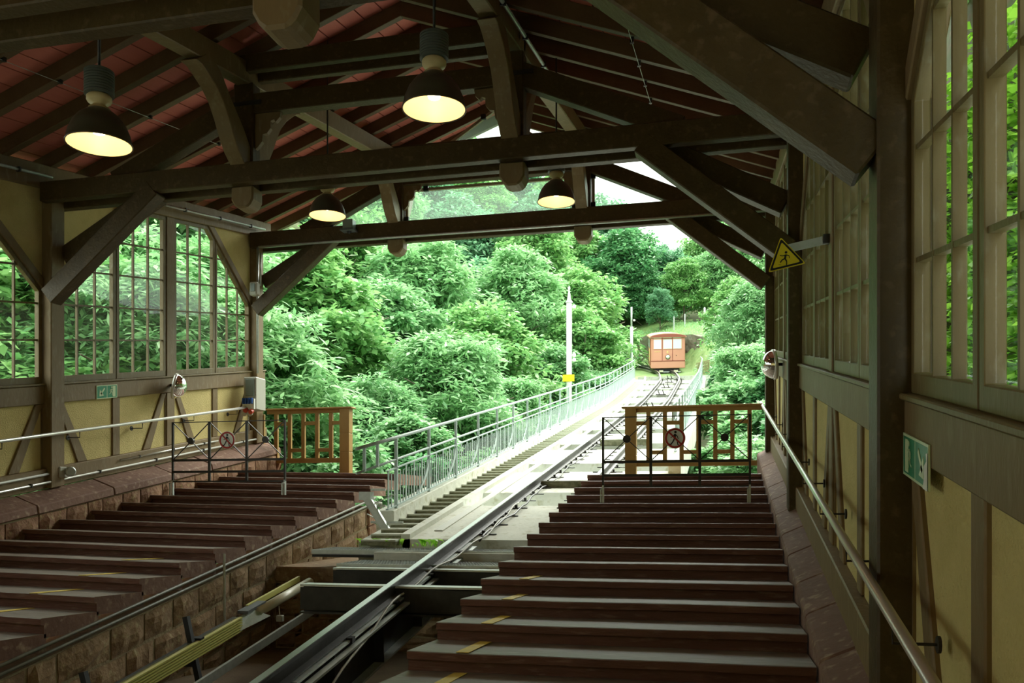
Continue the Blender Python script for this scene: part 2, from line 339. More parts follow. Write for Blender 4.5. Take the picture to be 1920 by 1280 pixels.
# ---------------------------------------------------------------- walls
def wall(side):
    L = side == 'left'; xf = -9.0 if L else .83; dn = 1 if L else -1; xp = XLP if L else XRP
    W = thing('wall_'+side, 'half-timbered wall of yellow plaster fields and window bands along the stepped platform', 'wall', (xf, 6, 0), kind='structure')
    hs0, hs1 = (-.47, -.22) if L else (-.55, -.30)                # sill beam
    hb0, hb1 = (-1.62, -1.35) if L else (-1.92, -1.64)            # base beam
    hp0, hp1 = 2.46, 2.78                                         # wall plate
    pieces = []
    def part(poly, nm, m='post', t=(0, .14), bev=.008):
        a, b = xf-dn*t[1]+dn*0, xf-dn*t[0]
        return MB().prism(poly, FX, a, b).build(nm, m, W, bevel=bev)
    ys_all = [-.4, 4.6]+TY[1:]
    bx = xf+dn*.05
    MB().prism(rect(YB0, WE-.3, hb0, hb1), FX, xf-dn*.15, bx).build('base_beam', 'post', W, bevel=.01)
    MB().prism(rect(YB0, WE-.3, hs0, hs1), FX, xf-dn*.15, xf+dn*.012).build('sill_beam', 'post', W, bevel=.008)
    MB().prism(rect(YB0, WE-.3, hs1, hs1+.03), FX, xf-dn*.12, xf+dn*.035).build('sill_board', 'casement', W, bevel=.006)
    MB().prism(rect(YB0, WE-.1, hp0, hp1), FX, xf-dn*.15, xf+dn*.03).build('wall_plate', 'post', W, bevel=.01)
    for y in ys_all:
        MB().prism(rect(y-.13, y+.13, hb0+.0, hp0+.05), FX, xf-dn*.15, xp).build('post', 'post' if L else 'beam', W, bevel=.012)
    MB().prism(rect(YB0, -.53, hs1, hp0), FX, xf-dn*.13, xf-dn*.03).build('plaster_panel', 'plaster', W)
    MB().prism(rect(YB0, -.53, hb1, hs0), FX, xf-dn*.13, xf-dn*.03).build('plaster_panel', 'plaster', W)
    for bi in range(3):
        ya, yb = ys_all[bi]+.13, ys_all[bi+1]-.13
        
        ym = (ya+yb)/2
        part(rect(ym-.11, ym+.11, hb1, hp0), 'middle_post')
        # lower band
        for (u0, u1) in ((ya, ym-.11), (ym+.11, yb)):
            um = (u0+u1)/2
            part(rect(um-.085, um+.085, hb1, hs0), 'stud', t=(.012, .14))
            for (p0, p1) in ((u0, um-.085), (um+.085, u1)):
                MB().prism(rect(p0, p1, hb1, hs0), FX, xf-dn*.13, xf-dn*.035).build('plaster_panel', 'plaster', W)
        for yy, sg in ((ya, 1), (ym-.11, -1), (ym+.11, 1), (yb, -1)):
            part([(yy, hs0), (yy+sg*.13, hs0), (yy+sg*.62, hb1), (yy+sg*.42, hb1)] if True else None, 'diagonal_brace', t=(.008, .12))
            part([(yy+sg*0, hb1), (yy+sg*.02, hb1), (yy+sg*.02, hs0), (yy, hs0)], 'stud_edge', t=(.02, .12), bev=0)
        # corner braces of the window band and plaster above them
        A, Bh = 1.38, 1.22
        for yy, sg in ((ya, 1), (yb, -1)):
            hlo = hp0-Bh
            part([(yy, hlo), (yy, hlo-.16), (yy+sg*(A+.12), hp0), (yy+sg*(A-.06), hp0)], 'corner_brace', t=(-.01, .12))
            MB().prism([(yy, hlo), (yy+sg*(A-.06), hp0), (yy, hp0)], FX, xf-dn*.12, xf-dn*.03).build('plaster_panel', 'plaster', W)
        
        # casements
        win = thing('window_%d' % (bi+1 if L else bi+4), ('band of small-paned casements behind the yellow wall' if L else 'band of casements seen edge-on in the wall by the handrail')+[' by the camera end', ' in the middle bay', ' next to the open end'][bi], 'window', (xf, ym, .6), kind='structure')
        xg = xf-dn*.05
        for (u0, u1, cut) in ((ya, (ya+ym-.11)/2, 1), ((ya+ym-.11)/2, ym-.11, 2), (ym+.11, (ym+.11+yb)/2, -2), ((ym+.11+yb)/2, yb, -1)):
            yy, sg = (ya, 1) if cut > 0 else (yb, -1)
            # keep below line from (yy, hp0-Bh-.16) to (yy+sg*(A+.12), hp0)
            lx, ly = sg*(A+.12), Bh+.16
            def cl(P, off=0):
                # inside: b <= hlo + ly/lx*(a-yy)
                k = ly/lx; nn_ = math.hypot(1, k); return clip(P, -k, 1, (hp0-Bh-.16)-k*yy-off*nn_)
            fr = .062; h0, h1 = hs1+.03, hp0
            outer = cl(rect(u0+.01, u1-.01, h0, h1), .005); inner = cl(rect(u0+.01+fr, u1-.01-fr, h0+fr+.03, h1-fr), fr)
            if len(outer) != len(inner): outer = outer[:len(inner)]
            n = len(outer); m_ = MB(); xo, xi = xg-dn*.035, xg+dn*.035
            vs = [FX(a, b, x) for x in (xo, xi) for P in (outer, inner) for a, b in P]; fs = []
            for i in range(n):
                j = (i+1) % n
                fs += [(i, j, n+j, n+i), (2*n+i, 3*n+i, 3*n+j, 2*n+j), (i, 2*n+i, 2*n+j, j), (n+i, n+j, 3*n+j, 3*n+i)]
            cs = m_.add(vs, fs).build('casement', 'casement', win, bevel=.004)
            i0, i1, j0, j1 = u0+.01+fr, u1-.01-fr, h0+fr+.03, h1-fr
            cw = (i1-i0)/3; rows = 5; rh = (j1-j0)/rows; bw = .012; bd = .018 if L else .026
            for k in (1, 2):
                P = cl(rect(i0+cw*k-bw, i0+cw*k+bw, j0, j1), fr)
                if len(P) > 2: MB().prism(P, FX, xg-dn*bd, xg+dn*bd).build('muntin', 'casement', cs)
            for k in range(1, rows):
                P = cl(rect(i0, i1, j0+rh*k-bw, j0+rh*k+bw), fr)
                if len(P) > 2: MB().prism(P, FX, xg-dn*bd*.9, xg+dn*bd*.9).build('muntin', 'casement', cs)
            for a in range(3):
                for b in range(rows):
                    P = cl(rect(i0+cw*a+bw*.5, i0+cw*(a+1)-bw*.5, j0+rh*b+bw*.5, j0+rh*(b+1)-bw*.5), fr)
                    if len(P) > 2: MB().prism(P, FX, xg-.002, xg+.002).build('pane', 'glass', cs)
        # outer lining that shows as pale wood at grazing view
    # plinth: coping stones and rough stones under them
    y = -2.2 if L else -1.5; k = 0
    while y < 16.3:
        ln = random.uniform(1.05, 1.5) if L else random.uniform(.85, 1.15); y1 = min(y+ln-.012, 16.35)
        if L: P = [(-8.96, -1.615), (-8.60, -1.75), (-8.58, -1.86), (-9.0, -1.86)]
        else: P = [(.82, -1.87), (.585, -1.975), (.57, -2.0), (.575, -2.30), (.85, -2.30)]
        j = random.uniform(-.006, .006)
        m_ = MB().add([(a, yy, b+j+T*yy) for yy in (y, y1) for a, b in P], [tuple(range(len(P)))[::-1], tuple(range(len(P), 2*len(P)))]+[(i, (i+1) % len(P), len(P)+(i+1) % len(P), len(P)+i) for i in range(len(P))])
        m_.build('coping_stone', 'coping', W, bevel=.012); y += ln
    if L:
        y = 3.0
        while y < 16.2:
            ln = random.uniform(.30, .62); stone(W, -8.60, 1, y, min(y+ln, 16.35)-.025, -2.22, -1.885, .05, 'plinth_stone'); y += ln
        MB().sbox(-9.0, -8.62, YB0, 16.35, -3.2, -1.87).build('plinth_core', 'mortar', W)
    else:
        MB().sbox(.66, .9, YB0, 16.35, -3.4, -2.02).build('plinth_core', 'mortar', W)
    return W
def stone(parent, x, dn, y0, y1, h0, h1, dep, nm, m='stone', swap=None):
    n = 4; vs = []; fs = []
    for j in range(n+1):
        for i in range(n+1):
            e = i in (0, n) or j in (0, n); t = random.uniform(.25, 1) if not e else 0
            jy = random.uniform(-.012, .012) if not e else random.uniform(-.006, .006)
            vs.append((x+dn*dep*t, y0+(y1-y0)*i/n+jy, h0+(h1-h0)*j/n+random.uniform(-.008, .008)+T*(y0+(y1-y0)*i/n)))
    for j in range(n):
        for i in range(n): a = j*(n+1)+i; fs.append((a, a+1, a+n+2, a+n+1))
    b = len(vs)
    ring = [0, n, (n+1)*(n+1)-1, n*(n+1)]
    for r in ring: v = vs[r]; vs.append((x-dn*.06, v[1], v[2]))
    edge = [[i for i in range(n+1)], [i*(n+1)+n for i in range(n+1)], [n*(n+1)+i for i in range(n, -1, -1)], [i*(n+1) for i in range(n, -1, -1)]]
    for k in range(4): fs.append(tuple(edge[k][::-1])+(b+k, b+(k+1) % 4))
    if swap is not None: vs = [(b_, swap-(a_-x), c_-T*b_) for a_, b_, c_ in vs]
    return MB().add(vs, fs).build(nm, m, parent)
wall('left'); wall('right')
# end wall of the hall behind the viewpoint
ew = thing('wall_back', 'plastered end wall closing the hall behind the viewer', 'wall', (RC, YB0, 0), kind='structure')
MB().box(-9.2, 1.0, YB0-.15, YB0, -3.5, 4.6).build('plaster_panel', 'plaster', ew)

# ---------------------------------------------------------------- sandstone stairs and landings
def stairs(nm, label, x0, x1, h0, h1, ya, ks, tape):
    S = thing(nm, label, 'stairs', ((x0+x1)/2, ya, -2), kind='structure'); TR = .644
    for k in ks:
        y0 = ya+k*TR; zz0, zz1 = h0+T*y0, h1+T*y0; y1 = y0+TR+.06; last = k == ks[-1]
        if last: y1 = 16.5
        n = 6; m_ = MB(); vs = []; rise = T*TR+.02; dpth = rise+(.035 if x0 < -5 else .30)
        wob = [random.uniform(-.006, .006) for _ in range(n+1)]
        for i in range(n+1):
            x = x0+(x1-x0)*i/n; z = zz0+(zz1-zz0)*i/n+wob[i]*.4; o = wob[i]
            prof = [(y0+o, z-.005), (y0+.012+o, z), (y1, z-(.022 if not last else 0)), (y1, z-dpth), (y0+.035, z-dpth), (y0+.035+o*.5, z-.062), (y0+o, z-.055)]
            vs += [(x, a, b) for a, b in prof]
        P = 7; fs = [tuple(range(P))[::-1], tuple(range(n*P, n*P+P))]
        for i in range(n):
            for j in range(P): fs.append((i*P+j, i*P+(j+1) % P, (i+1)*P+(j+1) % P, (i+1)*P+j))
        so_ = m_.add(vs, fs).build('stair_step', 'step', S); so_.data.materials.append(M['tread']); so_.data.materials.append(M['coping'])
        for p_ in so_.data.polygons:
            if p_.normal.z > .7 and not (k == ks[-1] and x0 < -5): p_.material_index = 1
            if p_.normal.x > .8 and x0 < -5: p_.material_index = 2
        if tape and tape[0] <= k <= tape[1]:
            tx = tape[2]; u = (tx-x0)/(x1-x0); z = zz0+(zz1-zz0)*u; sl_ = -.022/(y1-y0)
            MB().box(tx-.045, tx+.045, y0+.01, y1-.08, z+.003-sl_*y0, z+.007-sl_*y0, sl_).build('tape_strip', 'tape', so_)
    return S
stairs('stone_stairs', 'broad red sandstone steps climbing beside the handrail wall', -2.114, .56, -2.03, -2.03, 5.171, list(range(-9, 15)), (-2, 4, -1.72))
stairs('stone_stairs', 'dark sandstone steps beyond the pit, with exposed block ends', -8.66, -5.50, -1.99, -2.06, 9.55, list(range(-12, 9)), (-6, -2, -6.15))

# ---------------------------------------------------------------- pit
pit = thing('track_pit', 'sandstone-walled pit under the rail girder', 'pit', (-4, 6, -2.5), kind='structure')
MB().sbox(-5.9, -5.508, -2, 13.55, -4.6, -2.41).build('pit_wall_core', 'mortar', pit)
r_ = 0; h = -2.42
while h > -4.4:
    rh = random.uniform(.20, .31); y = 3.2+random.uniform(0, .3)
    while y < 13.5:
        ln = random.uniform(.30, .80); y2 = min(y+ln, 13.6)
        if y2-y > .08: stone(pit, -5.50, 1, y, y2-.02-random.uniform(0, .02), h-rh+.018+random.uniform(0, .02), h-random.uniform(0, .015), .04, 'wall_stone', 'pitstone')
        y += ln
    h -= rh
h = -2.42
while h > -4.2:                                                   # end face of the wall that looks down the hall is hidden; far quoins
    MB().sbox(-5.95, -5.46, 13.3, 13.62, h-.28, h).build('quoin_stone', 'stone', pit, bevel=.02); h -= .29
MB().sbox(-2.3, -2.12, -2, 10.6, -4.4, -2.38).build('pit_side_wall', 'stone', pit)
MB().box(-5.5, -2.1, 10.3, 10.6, -3.2, -.98).build('pit_end_wall', 'mortar', pit)
h = -.98
while h > -1.8:
    rh = random.uniform(.17, .23); x = -5.48
    while x < -2.2:
        ln = random.uniform(.25, .5); stone(pit, 0, 1, x, min(x+ln, -2.15)-.02, h-rh+.02, h, .05, 'wall_stone', 'pitstone', swap=10.3); x += ln
    h -= rh
MB().box(-5.6, -2.1, -2, 10.5, -2.0, -1.80).build('pit_floor', 'floor', pit)
MB().box(-5.6, -4.05, 10.3, 13.6, -.98, -.78).build('pit_ledge', 'pitstone', pit, bevel=.02)
for (yy, zt_, zb_, xl) in ((9.17, -.69, -.93, -4.15), (8.27, -.79, -1.06, -4.09)):
    b = thing('crossbeam', 'black steel beam spanning the pit below the rail'+(', the one next to the grating' if yy > 9 else ', the one near the duct end'), 'beam', (-3, yy, zb_))
    MB().box(xl, -2.0, yy-.09, yy+.09, zt_-.02, zt_).build('top_flange', 'galv', b)
    MB().box(xl, -2.0, yy-.012, yy+.012, zb_, zt_-.02).build('web', 'steel', b)
    MB().box(xl, -2.0, yy-.085, yy-.07, zb_+.02, zt_-.03).build('face_plate', 'steel', b)
    MB().box(xl, -2.0, yy-.09, yy+.09, zb_-.02, zb_).build('bottom_flange', 'steel', b)
for gi, (y0, y1, z, xl) in enumerate(((9.30, 10.0, -.66, -4.2), (10.12, 10.72, -.55, -4.9))):
    gr = thing('floor_grating', ['wide steel grating bridging the pit in front of the pale sill', 'narrow steel grating tucked against the concrete slab edge'][gi], 'grating', (-3.3, y0, z))
    m_ = MB()
    x = xl
    while x < -2.0: m_.box(x, x+.008, y0, y1, z-.03, z); x += .035
    m_.build('bearing_bars', 'steel', gr, kind='stuff')
    for k in range(int((y1-y0)/.1)+1): MB().box(xl, -2.0, y0+k*.1, y0+k*.1+.008, z-.02, z+.002).build('cross_bar', 'galv', gr)
    MB().box(xl, -2.0, y0-.02, y0, z-.05, z+.003).build('edge_bar', 'galv', gr)
    MB().box(xl, -2.0, y0, y1, z-.09, z-.06).build('tray', 'steel', gr)
sb = tag(MB().box(-4.05, -2.0, 10.0, 10.13, -.68, -.565).build('sill_beam_block', 'concrete', bevel=.01), 'pale concrete sill between the two steel gratings', 'sill', kind='structure')

# rail girder in the pit + rails
def rail_mesh(off, y0, y1, st, prof, rz=0):
    ys_ = np.arange(y0, y1+.01, st); m_ = MB(); P = len(prof); vs = []
    for y in ys_:
        x, z = trk(y); x2, z2 = trk(y+.5); x1_, z1_ = trk(y-.5); ang = math.atan2(x2-x1_, 1.0); c, s_ = math.cos(ang), math.sin(ang)
        for a, b in prof: vs.append((x+(off+a)*c, y-(off+a)*s_, z+b+rz))
    fs = [tuple(range(P)), tuple(range((len(ys_)-1)*P, len(ys_)*P))[::-1]]
    for i in range(len(ys_)-1):
        for j in range(P): fs.append((i*P+j, (i+1)*P+j, (i+1)*P+(j+1) % P, i*P+(j+1) % P))
    return m_.add(vs, fs)
WEB = [(-.062, -.15), (.062, -.15), (.062, -.138), (.012, -.122), (.010, -.045), (.033, -.036), (.036, -.006), (-.036, -.006), (-.033, -.036), (-.010, -.045), (-.012, -.122), (-.062, -.138)]
TOP = [(-.034, -.007), (.034, -.007), (.032, 0), (-.032, 0)]
for off, lab in ((-.5, 'long running rail on its dark girder rising out of the pit'), (.5, 'running rail emerging from behind the broad steps')):
    t_ = thing('rail', lab, 'rail', (trk(2)[0]+off, 2, trk(2)[1]))
    rail_mesh(off, 1 if off < 0 else 10.8, 88, 1.0, WEB).build('rail_web', 'steel', t_)
    rail_mesh(off, 1 if off < 0 else 10.8, 88, 1.0, TOP).build('rail_head', 'railtop', t_)
gd = thing('rail_girder', 'deep black steel girder carrying the rail across the pit', 'girder', (-3.1, 1, -2.8))
for nm, P, m_n in (('web', [(-.01, -.60), (.01, -.60), (.01, -.16), (-.01, -.16)], 'steel'), ('top_flange', [(-.10, -.175), (.10, -.175), (.10, -.155), (-.10, -.155)], 'galv'), ('bottom_flange', [(-.10, -.62), (.10, -.62), (.10, -.60), (-.10, -.60)], 'galv'), ('conduit_ledge', [(.10, -.22), (.16, -.22), (.16, -.20), (.10, -.20)], 'galv')):
    rail_mesh(-.5, 1, 10.6 if nm != 'web' else 10.4, 1.2, P).build(nm, m_n, gd)
for k in range(8):
    y = 2.4+k*1.05; MB().sbox(-3.10, -3.0, y, y+.012, -2.79, -2.36).build('stiffener', 'steel', gd)
    MB().sbox(-3.04, -2.98, y+.3, y+.36, -2.36, -2.32).build('rail_clip', 'black', gd)
cb = []
for k in range(60):
    y = 2+k*.19; x = -2.96+.05*math.sin(y*1.3); hh = -2.72+.42*ss(4.5, 8.2, y)+.02*math.sin(y*5)
    cb.append((x, y, hh+T*y))
tag(MB().tube(cb, .011, 6).build('signal_cable', 'grey', smooth=True), 'thin grey cable sagging along the rail girder in the pit', 'cable')
cb = [(-2.90+.03*math.sin(y*2.1), y, -2.30+.015*math.sin(y*7)+T*y) for y in np.arange(10.6, 22, .25)]
tag(MB().tube(cb, .014, 6).build('signal_cable', 'steel', smooth=True), 'black cable looping past the rail clamps on the concrete slab', 'cable')

# ---------------------------------------------------------------- bridge deck
def ribbon(a, b, dz0, dz1, y0, y1, st=1.5):
    return rail_mesh(0, y0, y1, st, [(a, dz0), (b, dz0), (b, dz1), (a, dz1)])
deck = thing('bridge_deck', 'pale concrete track slab of the bridge', 'slab', (-2.6, 11, -.5), kind='structure')
y = 10.8; k = 0
while y < 50:
    y2 = min(y+3.6, 52); ribbon(-1.38, 1.75, -.42, -.165, y, y2-.012, 1.2).build('deck_slab', 'concrete', deck); y = y2
ribbon(-1.98, -1.40, -.45, -.20, 10.8, 52).build('stair_bed', 'concrete', deck)
ribbon(-1.40, -1.28, -.40, -.10, 10.8, 54).build('edge_strip', 'concrete', deck)
ribbon(-2.12, -1.86, -.60, .02, 11.75, 50).build('parapet_curb', 'concrete', deck, bevel=.01)
ribbon(1.62, 1.85, -.60, .02, 16.5, 50).build('parapet_curb', 'concrete', deck, bevel=.01)
ribbon(-1.12, -1.00, -.17, -.150, 11.3, 50).build('cable_trough', 'grey', deck)
MB().box(-4.75, -.75, 51.4, 52.0, 6.2, 7.25).build('abutment', 'concrete', deck)
# narrow inspection stairs
ist = thing('service_stairs', 'narrow mossy concrete steps climbing beside the pale green railing', 'stairs', (-4.3, 10.8, -.6), kind='structure')
proto = None
nst = 110
for k in range(nst):
    y = 10.6+k*.345; xt, zt_ = trk(y)
    if proto is None:
        me = MB().box(-.235, .235, -.012, .36, -.022, 0).box(-.235, .235, 0, .36, -.075, -.022).data('service_step', 'moss')
        me.materials.append(M['concrete']); proto = me
        for p in me.polygons:
            if p.center.z > -.0225: p.material_index = 1
    o = bpy.data.objects.new('service_step', me); C.objects.link(o); o.parent = ist; o.matrix_parent_inverse = wm(ist).inverted(); o.location = (xt-1.63, y, zt_-.13)
# sleepers / blocks
for (x0, x1, y, lab) in ((-3.02, -1.75, 14.9, 'mossy concrete block across the slab beside the top of the steps'), (-2.9, -1.7, 21.5, 'mossy concrete block between the rails, behind the wooden railing post'), (-2.95, -2.2, 30.5, 'small concrete block between the rails farther up the bridge')):
    z = trk(y)[1]
    bt = thing('concrete_block', lab, 'block', (x0, y, z-.2))
    MB().box(x0, x1, y, y+.32, z-.20, z-.06).build('block_body', 'moss', bt, bevel=.015)
    MB().box(x0+.01, x1-.01, y+.01, y+.31, z-.06, z-.045).build('block_top', 'concrete', bt)
# rail fasteners
m_ = MB().box(-.05, .05, -.03, .03, 0, .02).box(-.018, .018, -.018, .018, .02, .06).box(.04, .17, -.012, .012, .004, .016)
fm = m_.data('rail_clamp', 'steel')
fast = {}
for off in (-.5, .5):
    F_ = thing('rail_fastening', 'row of dark rail clamps along the '+('rail nearer the service stairs' if off < 0 else 'rail nearer the broad steps'), 'rail clamps', (-2.6+off, 11, -.4)); n = 0
    for k in range(64):
        y = 11.1+k*.62; xt, zt_ = trk(y)
        for sd in ((1,) if off < 0 else (-1, 1)):
            o = bpy.data.objects.new('rail_clamp', fm); C.objects.link(o); o.parent = F_; o.matrix_parent_inverse = wm(F_).inverted()
            o.location = (xt+off+sd*.11, y, zt_-.165); o.rotation_euler = (math.atan(T), 0, 0 if sd > 0 else math.pi)
# cable rollers
for k, y in enumerate((26, 33, 39.5, 43.5, 47, 50.3)):
    xt, zt_ = trk(y); R_ = thing('cable_roller', 'dark haul-cable roller between the rails, '+['just past the wooden railing', 'second one up the bridge', 'third one up the bridge', 'where the rails start to bend', 'close below the car', 'right under the car front'][k], 'roller', (xt, y, zt_-.16), group='haul cable rollers')
    MB().bar((xt-.22, y, zt_-.13), (xt+.22, y, zt_-.13), .12, .03).build('base_plate', 'steel', R_)
    for sx in (-.1, .1):
        MB().lathe([(.02, -.02), (.13, -.02), (.11, 0), (.13, .02), (.02, .02)], (xt+sx, y, zt_-.03), 12, ax=(1, 0, .4)).build('wheel', 'steel', R_)

# ---------------------------------------------------------------- bridge railings
def railing(lab, x, y0, y1, grp, mir):
    R_ = thing('bridge_railing', lab, 'railing', (x, y0, T*y0-2.2))
    def pt(y, h): xt, zt_ = trk(y); return (xt+(x+2.6), y, zt_+h)
    def line(h, r, nm):
        MB().tube([pt(y, h) for y in np.arange(y0, y1+.01, 1.5)], r, 8).build(nm, 'balu', R_, smooth=True)
    line(1.02, .024, 'top_rail'); line(.71, .018, 'middle_rail')
    rail_mesh(x+2.6, y0+1.05, y1, 1.5, [(-.02, .585), (.02, .585), (.02, .60), (-.02, .60)]).build('panel_top_bar', 'balu', R_)
    rail_mesh(x+2.6, y0+1.05, y1, 1.5, [(-.02, .055), (.02, .055), (.02, .075), (-.02, .075)]).build('panel_bottom_bar', 'balu', R_)
    pm = MB().box(-.020, .020, -.020, .020, 0, 1.0).data('railing_post', 'balu'); y = y0+1.4; posts = [y0+.25, y0+.7]
    for q_ in posts: MB().box(x-.018, x+.018, q_-.018, q_+.018, trk(q_)[1]+.70, trk(q_)[1]+1.01).build('short_post', 'balu', R_)
    while y < y1:
        o = bpy.data.objects.new('railing_post', pm); C.objects.link(o); o.parent = R_; o.matrix_parent_inverse = wm(R_).inverted(); o.location = pt(y, .02); posts.append(y); y += 1.45
    flat = MB().box(-.006, .006, -.022, .022, 0, .52).data('flat_picket', 'balu'); thin = MB().box(-.006, .006, -.011, .011, 0, .47).data('thin_picket', 'balu')
    y = y0+1.1; k = 0; rest = MB()
    while y < y1:
        p = pt(y, .065)
        if k < 290:
            o = bpy.data.objects.new('picket', flat if k % 3 == 0 else thin); C.objects.link(o); o.parent = R_; o.matrix_parent_inverse = wm(R_).inverted(); o.location = p
        else: rest.box(p[0]-.006, p[0]+.006, y-.012, y+.012, p[2], p[2]+.5)
        y += .118; k += 1
    if rest.v: rest.build('far_pickets', 'balu', R_, kind='stuff')
    for yp in posts[3:24]:                                        # curved art-nouveau straps against each post
        pts = []
        for i in range(9):
            u = i/8; pts.append((yp-.52*(1-u)**2-.03, .08+.46*u))
        m_ = MB()
        for i in range(8):
            (a, b), (c_, d) = pts[i], pts[i+1]; w0_, w1_ = .02+.035*math.sin(math.pi*i/8), .02+.035*math.sin(math.pi*(i+1)/8)
            P0, P1 = pt(a-w0_, b), pt(a+w0_, b); P2, P3 = pt(c_+w1_, d), pt(c_-w1_, d); e = Vector((.012, 0, 0))
            m_.add([Vector(q)+s_*e for s_ in (-1, 1) for q in (P0, P1, P2, P3)], [(0, 1, 2, 3), (7, 6, 5, 4), (0, 4, 5, 1), (1, 5, 6, 2), (2, 6, 7, 3), (3, 7, 4, 0)])
        m_.build('curved_strap', 'balu', R_)
railing('pale green steel bridge railing along the narrow service stairs', -4.5, 10.55, 50, '', 1)
railing('pale green steel bridge railing behind the wooden railing with the gate in front', -.93, 16.9, 50, '', -1)

# ---------------------------------------------------------------- iron gates
def figure(fr, kind, cx, cy, s, t0, t1, m, parent, nm='pictogram'):
    S = {'walk': [((0, .30), (-.02, .02), .15), ((-.02, .02), (.16, -.20), .09), ((.16, -.20), (.20, -.48), .08), ((-.02, .02), (-.13, -.22), .09), ((-.13, -.22), (-.30, -.46), .08), ((.20, -.48), (.28, -.48), .05), ((-.30, -.46), (-.38, -.38), .05),
                  ((0, .28), (.17, .12), .06), ((.17, .12), (.22, -.06), .05), ((0, .28), (-.16, .12), .06), ((-.16, .12), (-.30, .04), .05)],
         'slip': [((.05, .28), (-.05, .02), .14), ((-.05, .02), (.02, -.2), .09), ((.02, -.2), (-.04, -.45), .07), ((-.05, .02), (-.24, -.02), .09), ((-.24, -.02), (-.42, -.18), .07), ((.06, .26), (.26, .14), .06), ((.26, .14), (.24, -.04), .05), ((.0, .24), (-.2, .24), .06), ((-.2, .24), (-.34, .32), .05), ((-.55, -.30), (-.38, -.36), .03)],
         'run': [((.0, .26), (-.06, .0), .13), ((-.06, 0), (.14, -.12), .09), ((.14, -.12), (.10, -.36), .07), ((-.06, 0), (-.16, -.22), .09), ((-.16, -.22), (-.36, -.26), .07), ((.02, .24), (.2, .12), .06), ((.2, .12), (.32, .22), .05), ((0, .22), (-.2, .16), .06), ((-.2, .16), (-.24, -.02), .05)]}[kind]
    m_ = MB()
    for p, q, w_ in S: m_.prism([(cx+a*s, cy+b*s) for a, b in stroke(p, q, w_)], fr, t0, t1)
    hx = {'walk': .03, 'slip': .10, 'run': .05}[kind]
    m_.prism([(cx+a*s, cy+b*s) for a, b in disc(hx, .43, .09, 14)], fr, t0, t1)
    return m_.build(nm, m, parent)
def gate(lab, x0, x1, y, zb, grp):
    G = thing('iron_gate', lab, 'gate', ((x0+x1)/2, y, zb))
    Z = lambda x, dz: zb+dz
    for nm, dz, th in (('top_rail', .92, .012), ('middle_rail', .33, .035), ('lower_rail', .15, .035), ('bottom_rail', 0, .022)):
        MB().box(x0, x1, y-.012, y+.012, zb+dz-th/2, zb+dz+th/2).build(nm, 'iron', G)
    xsv = [x0+(x1-x0)*k/3 for k in range(4)]
    for i, x in enumerate(xsv):
        w_ = .014 if i in (0, 3) else .018
        MB().box(x-w_, x+w_, y-.014, y+.014, zb, zb+.925).build('upright', 'iron', G)
    for k in range(3):
        a, b = xsv[k], xsv[k+1]
        MB().bar((a, y, zb+.92), (b, y, zb+.34), .012, .014, (0, 1, 0)).build('cross_bar', 'iron', G)
        MB().bar((a, y+.012, zb+.34), (b, y+.012, zb+.92), .012, .014, (0, 1, 0)).build('cross_bar', 'iron', G)
        if k != 1: MB().prism(disc((a+b)/2, zb+.63, .052), FY, y-.022, y+.02).build('rosette', 'iron', G)
    for x in (x0, x1):
        MB().box(x-.012, x+.012, y-.018, y+.018, zb-.21, zb+.02).build('foot', 'galv', G)
        MB().box(x-.035, x-.018, y-.05, y-.03, zb-.21, zb-.02).box(x-.035, x+.012, y-.05, y-.03, zb-.035, zb-.02).build('socket', 'galv', G)
    cx, cz_ = (xsv[1]+xsv[2])/2, zb+.63
    S = thing('prohibition_sign', 'round red-ringed no-pedestrians sign on the gate '+grp, 'sign', (cx, y-.03, cz_))
    MB().prism(disc(cx, cz_, .135, 36), FY, y-.028, y-.022).build('sign_disc', 'sign_white', S)
    ring = MB(); n = 36
    for k in range(n):
        a0, a1 = 2*math.pi*k/n, 2*math.pi*(k+1)/n
        ring.prism([(cx+.130*math.cos(a0), cz_+.130*math.sin(a0)), (cx+.130*math.cos(a1), cz_+.130*math.sin(a1)), (cx+.104*math.cos(a1), cz_+.104*math.sin(a1)), (cx+.104*math.cos(a0), cz_+.104*math.sin(a0))], FY, y-.031, y-.028)
    ring.build('red_ring', 'red', S)
    figure(FY, 'walk', cx, cz_, .185, y-.031, y-.028, 'black', S)
    MB().prism([(cx+a, cz_+b) for a, b in stroke((-.085, .085), (.085, -.085), .022)], FY, y-.034, y-.031).build('red_slash', 'red', S)
gate('black iron gate with crossed bars closing the broad steps by the handrail', -1.56, .33, 11.9, .235, 'across the broad steps')
gate('black iron gate with crossed bars in front of the yellow wall', -8.36, -6.45, 12.4, .355, 'in front of the yellow wall')

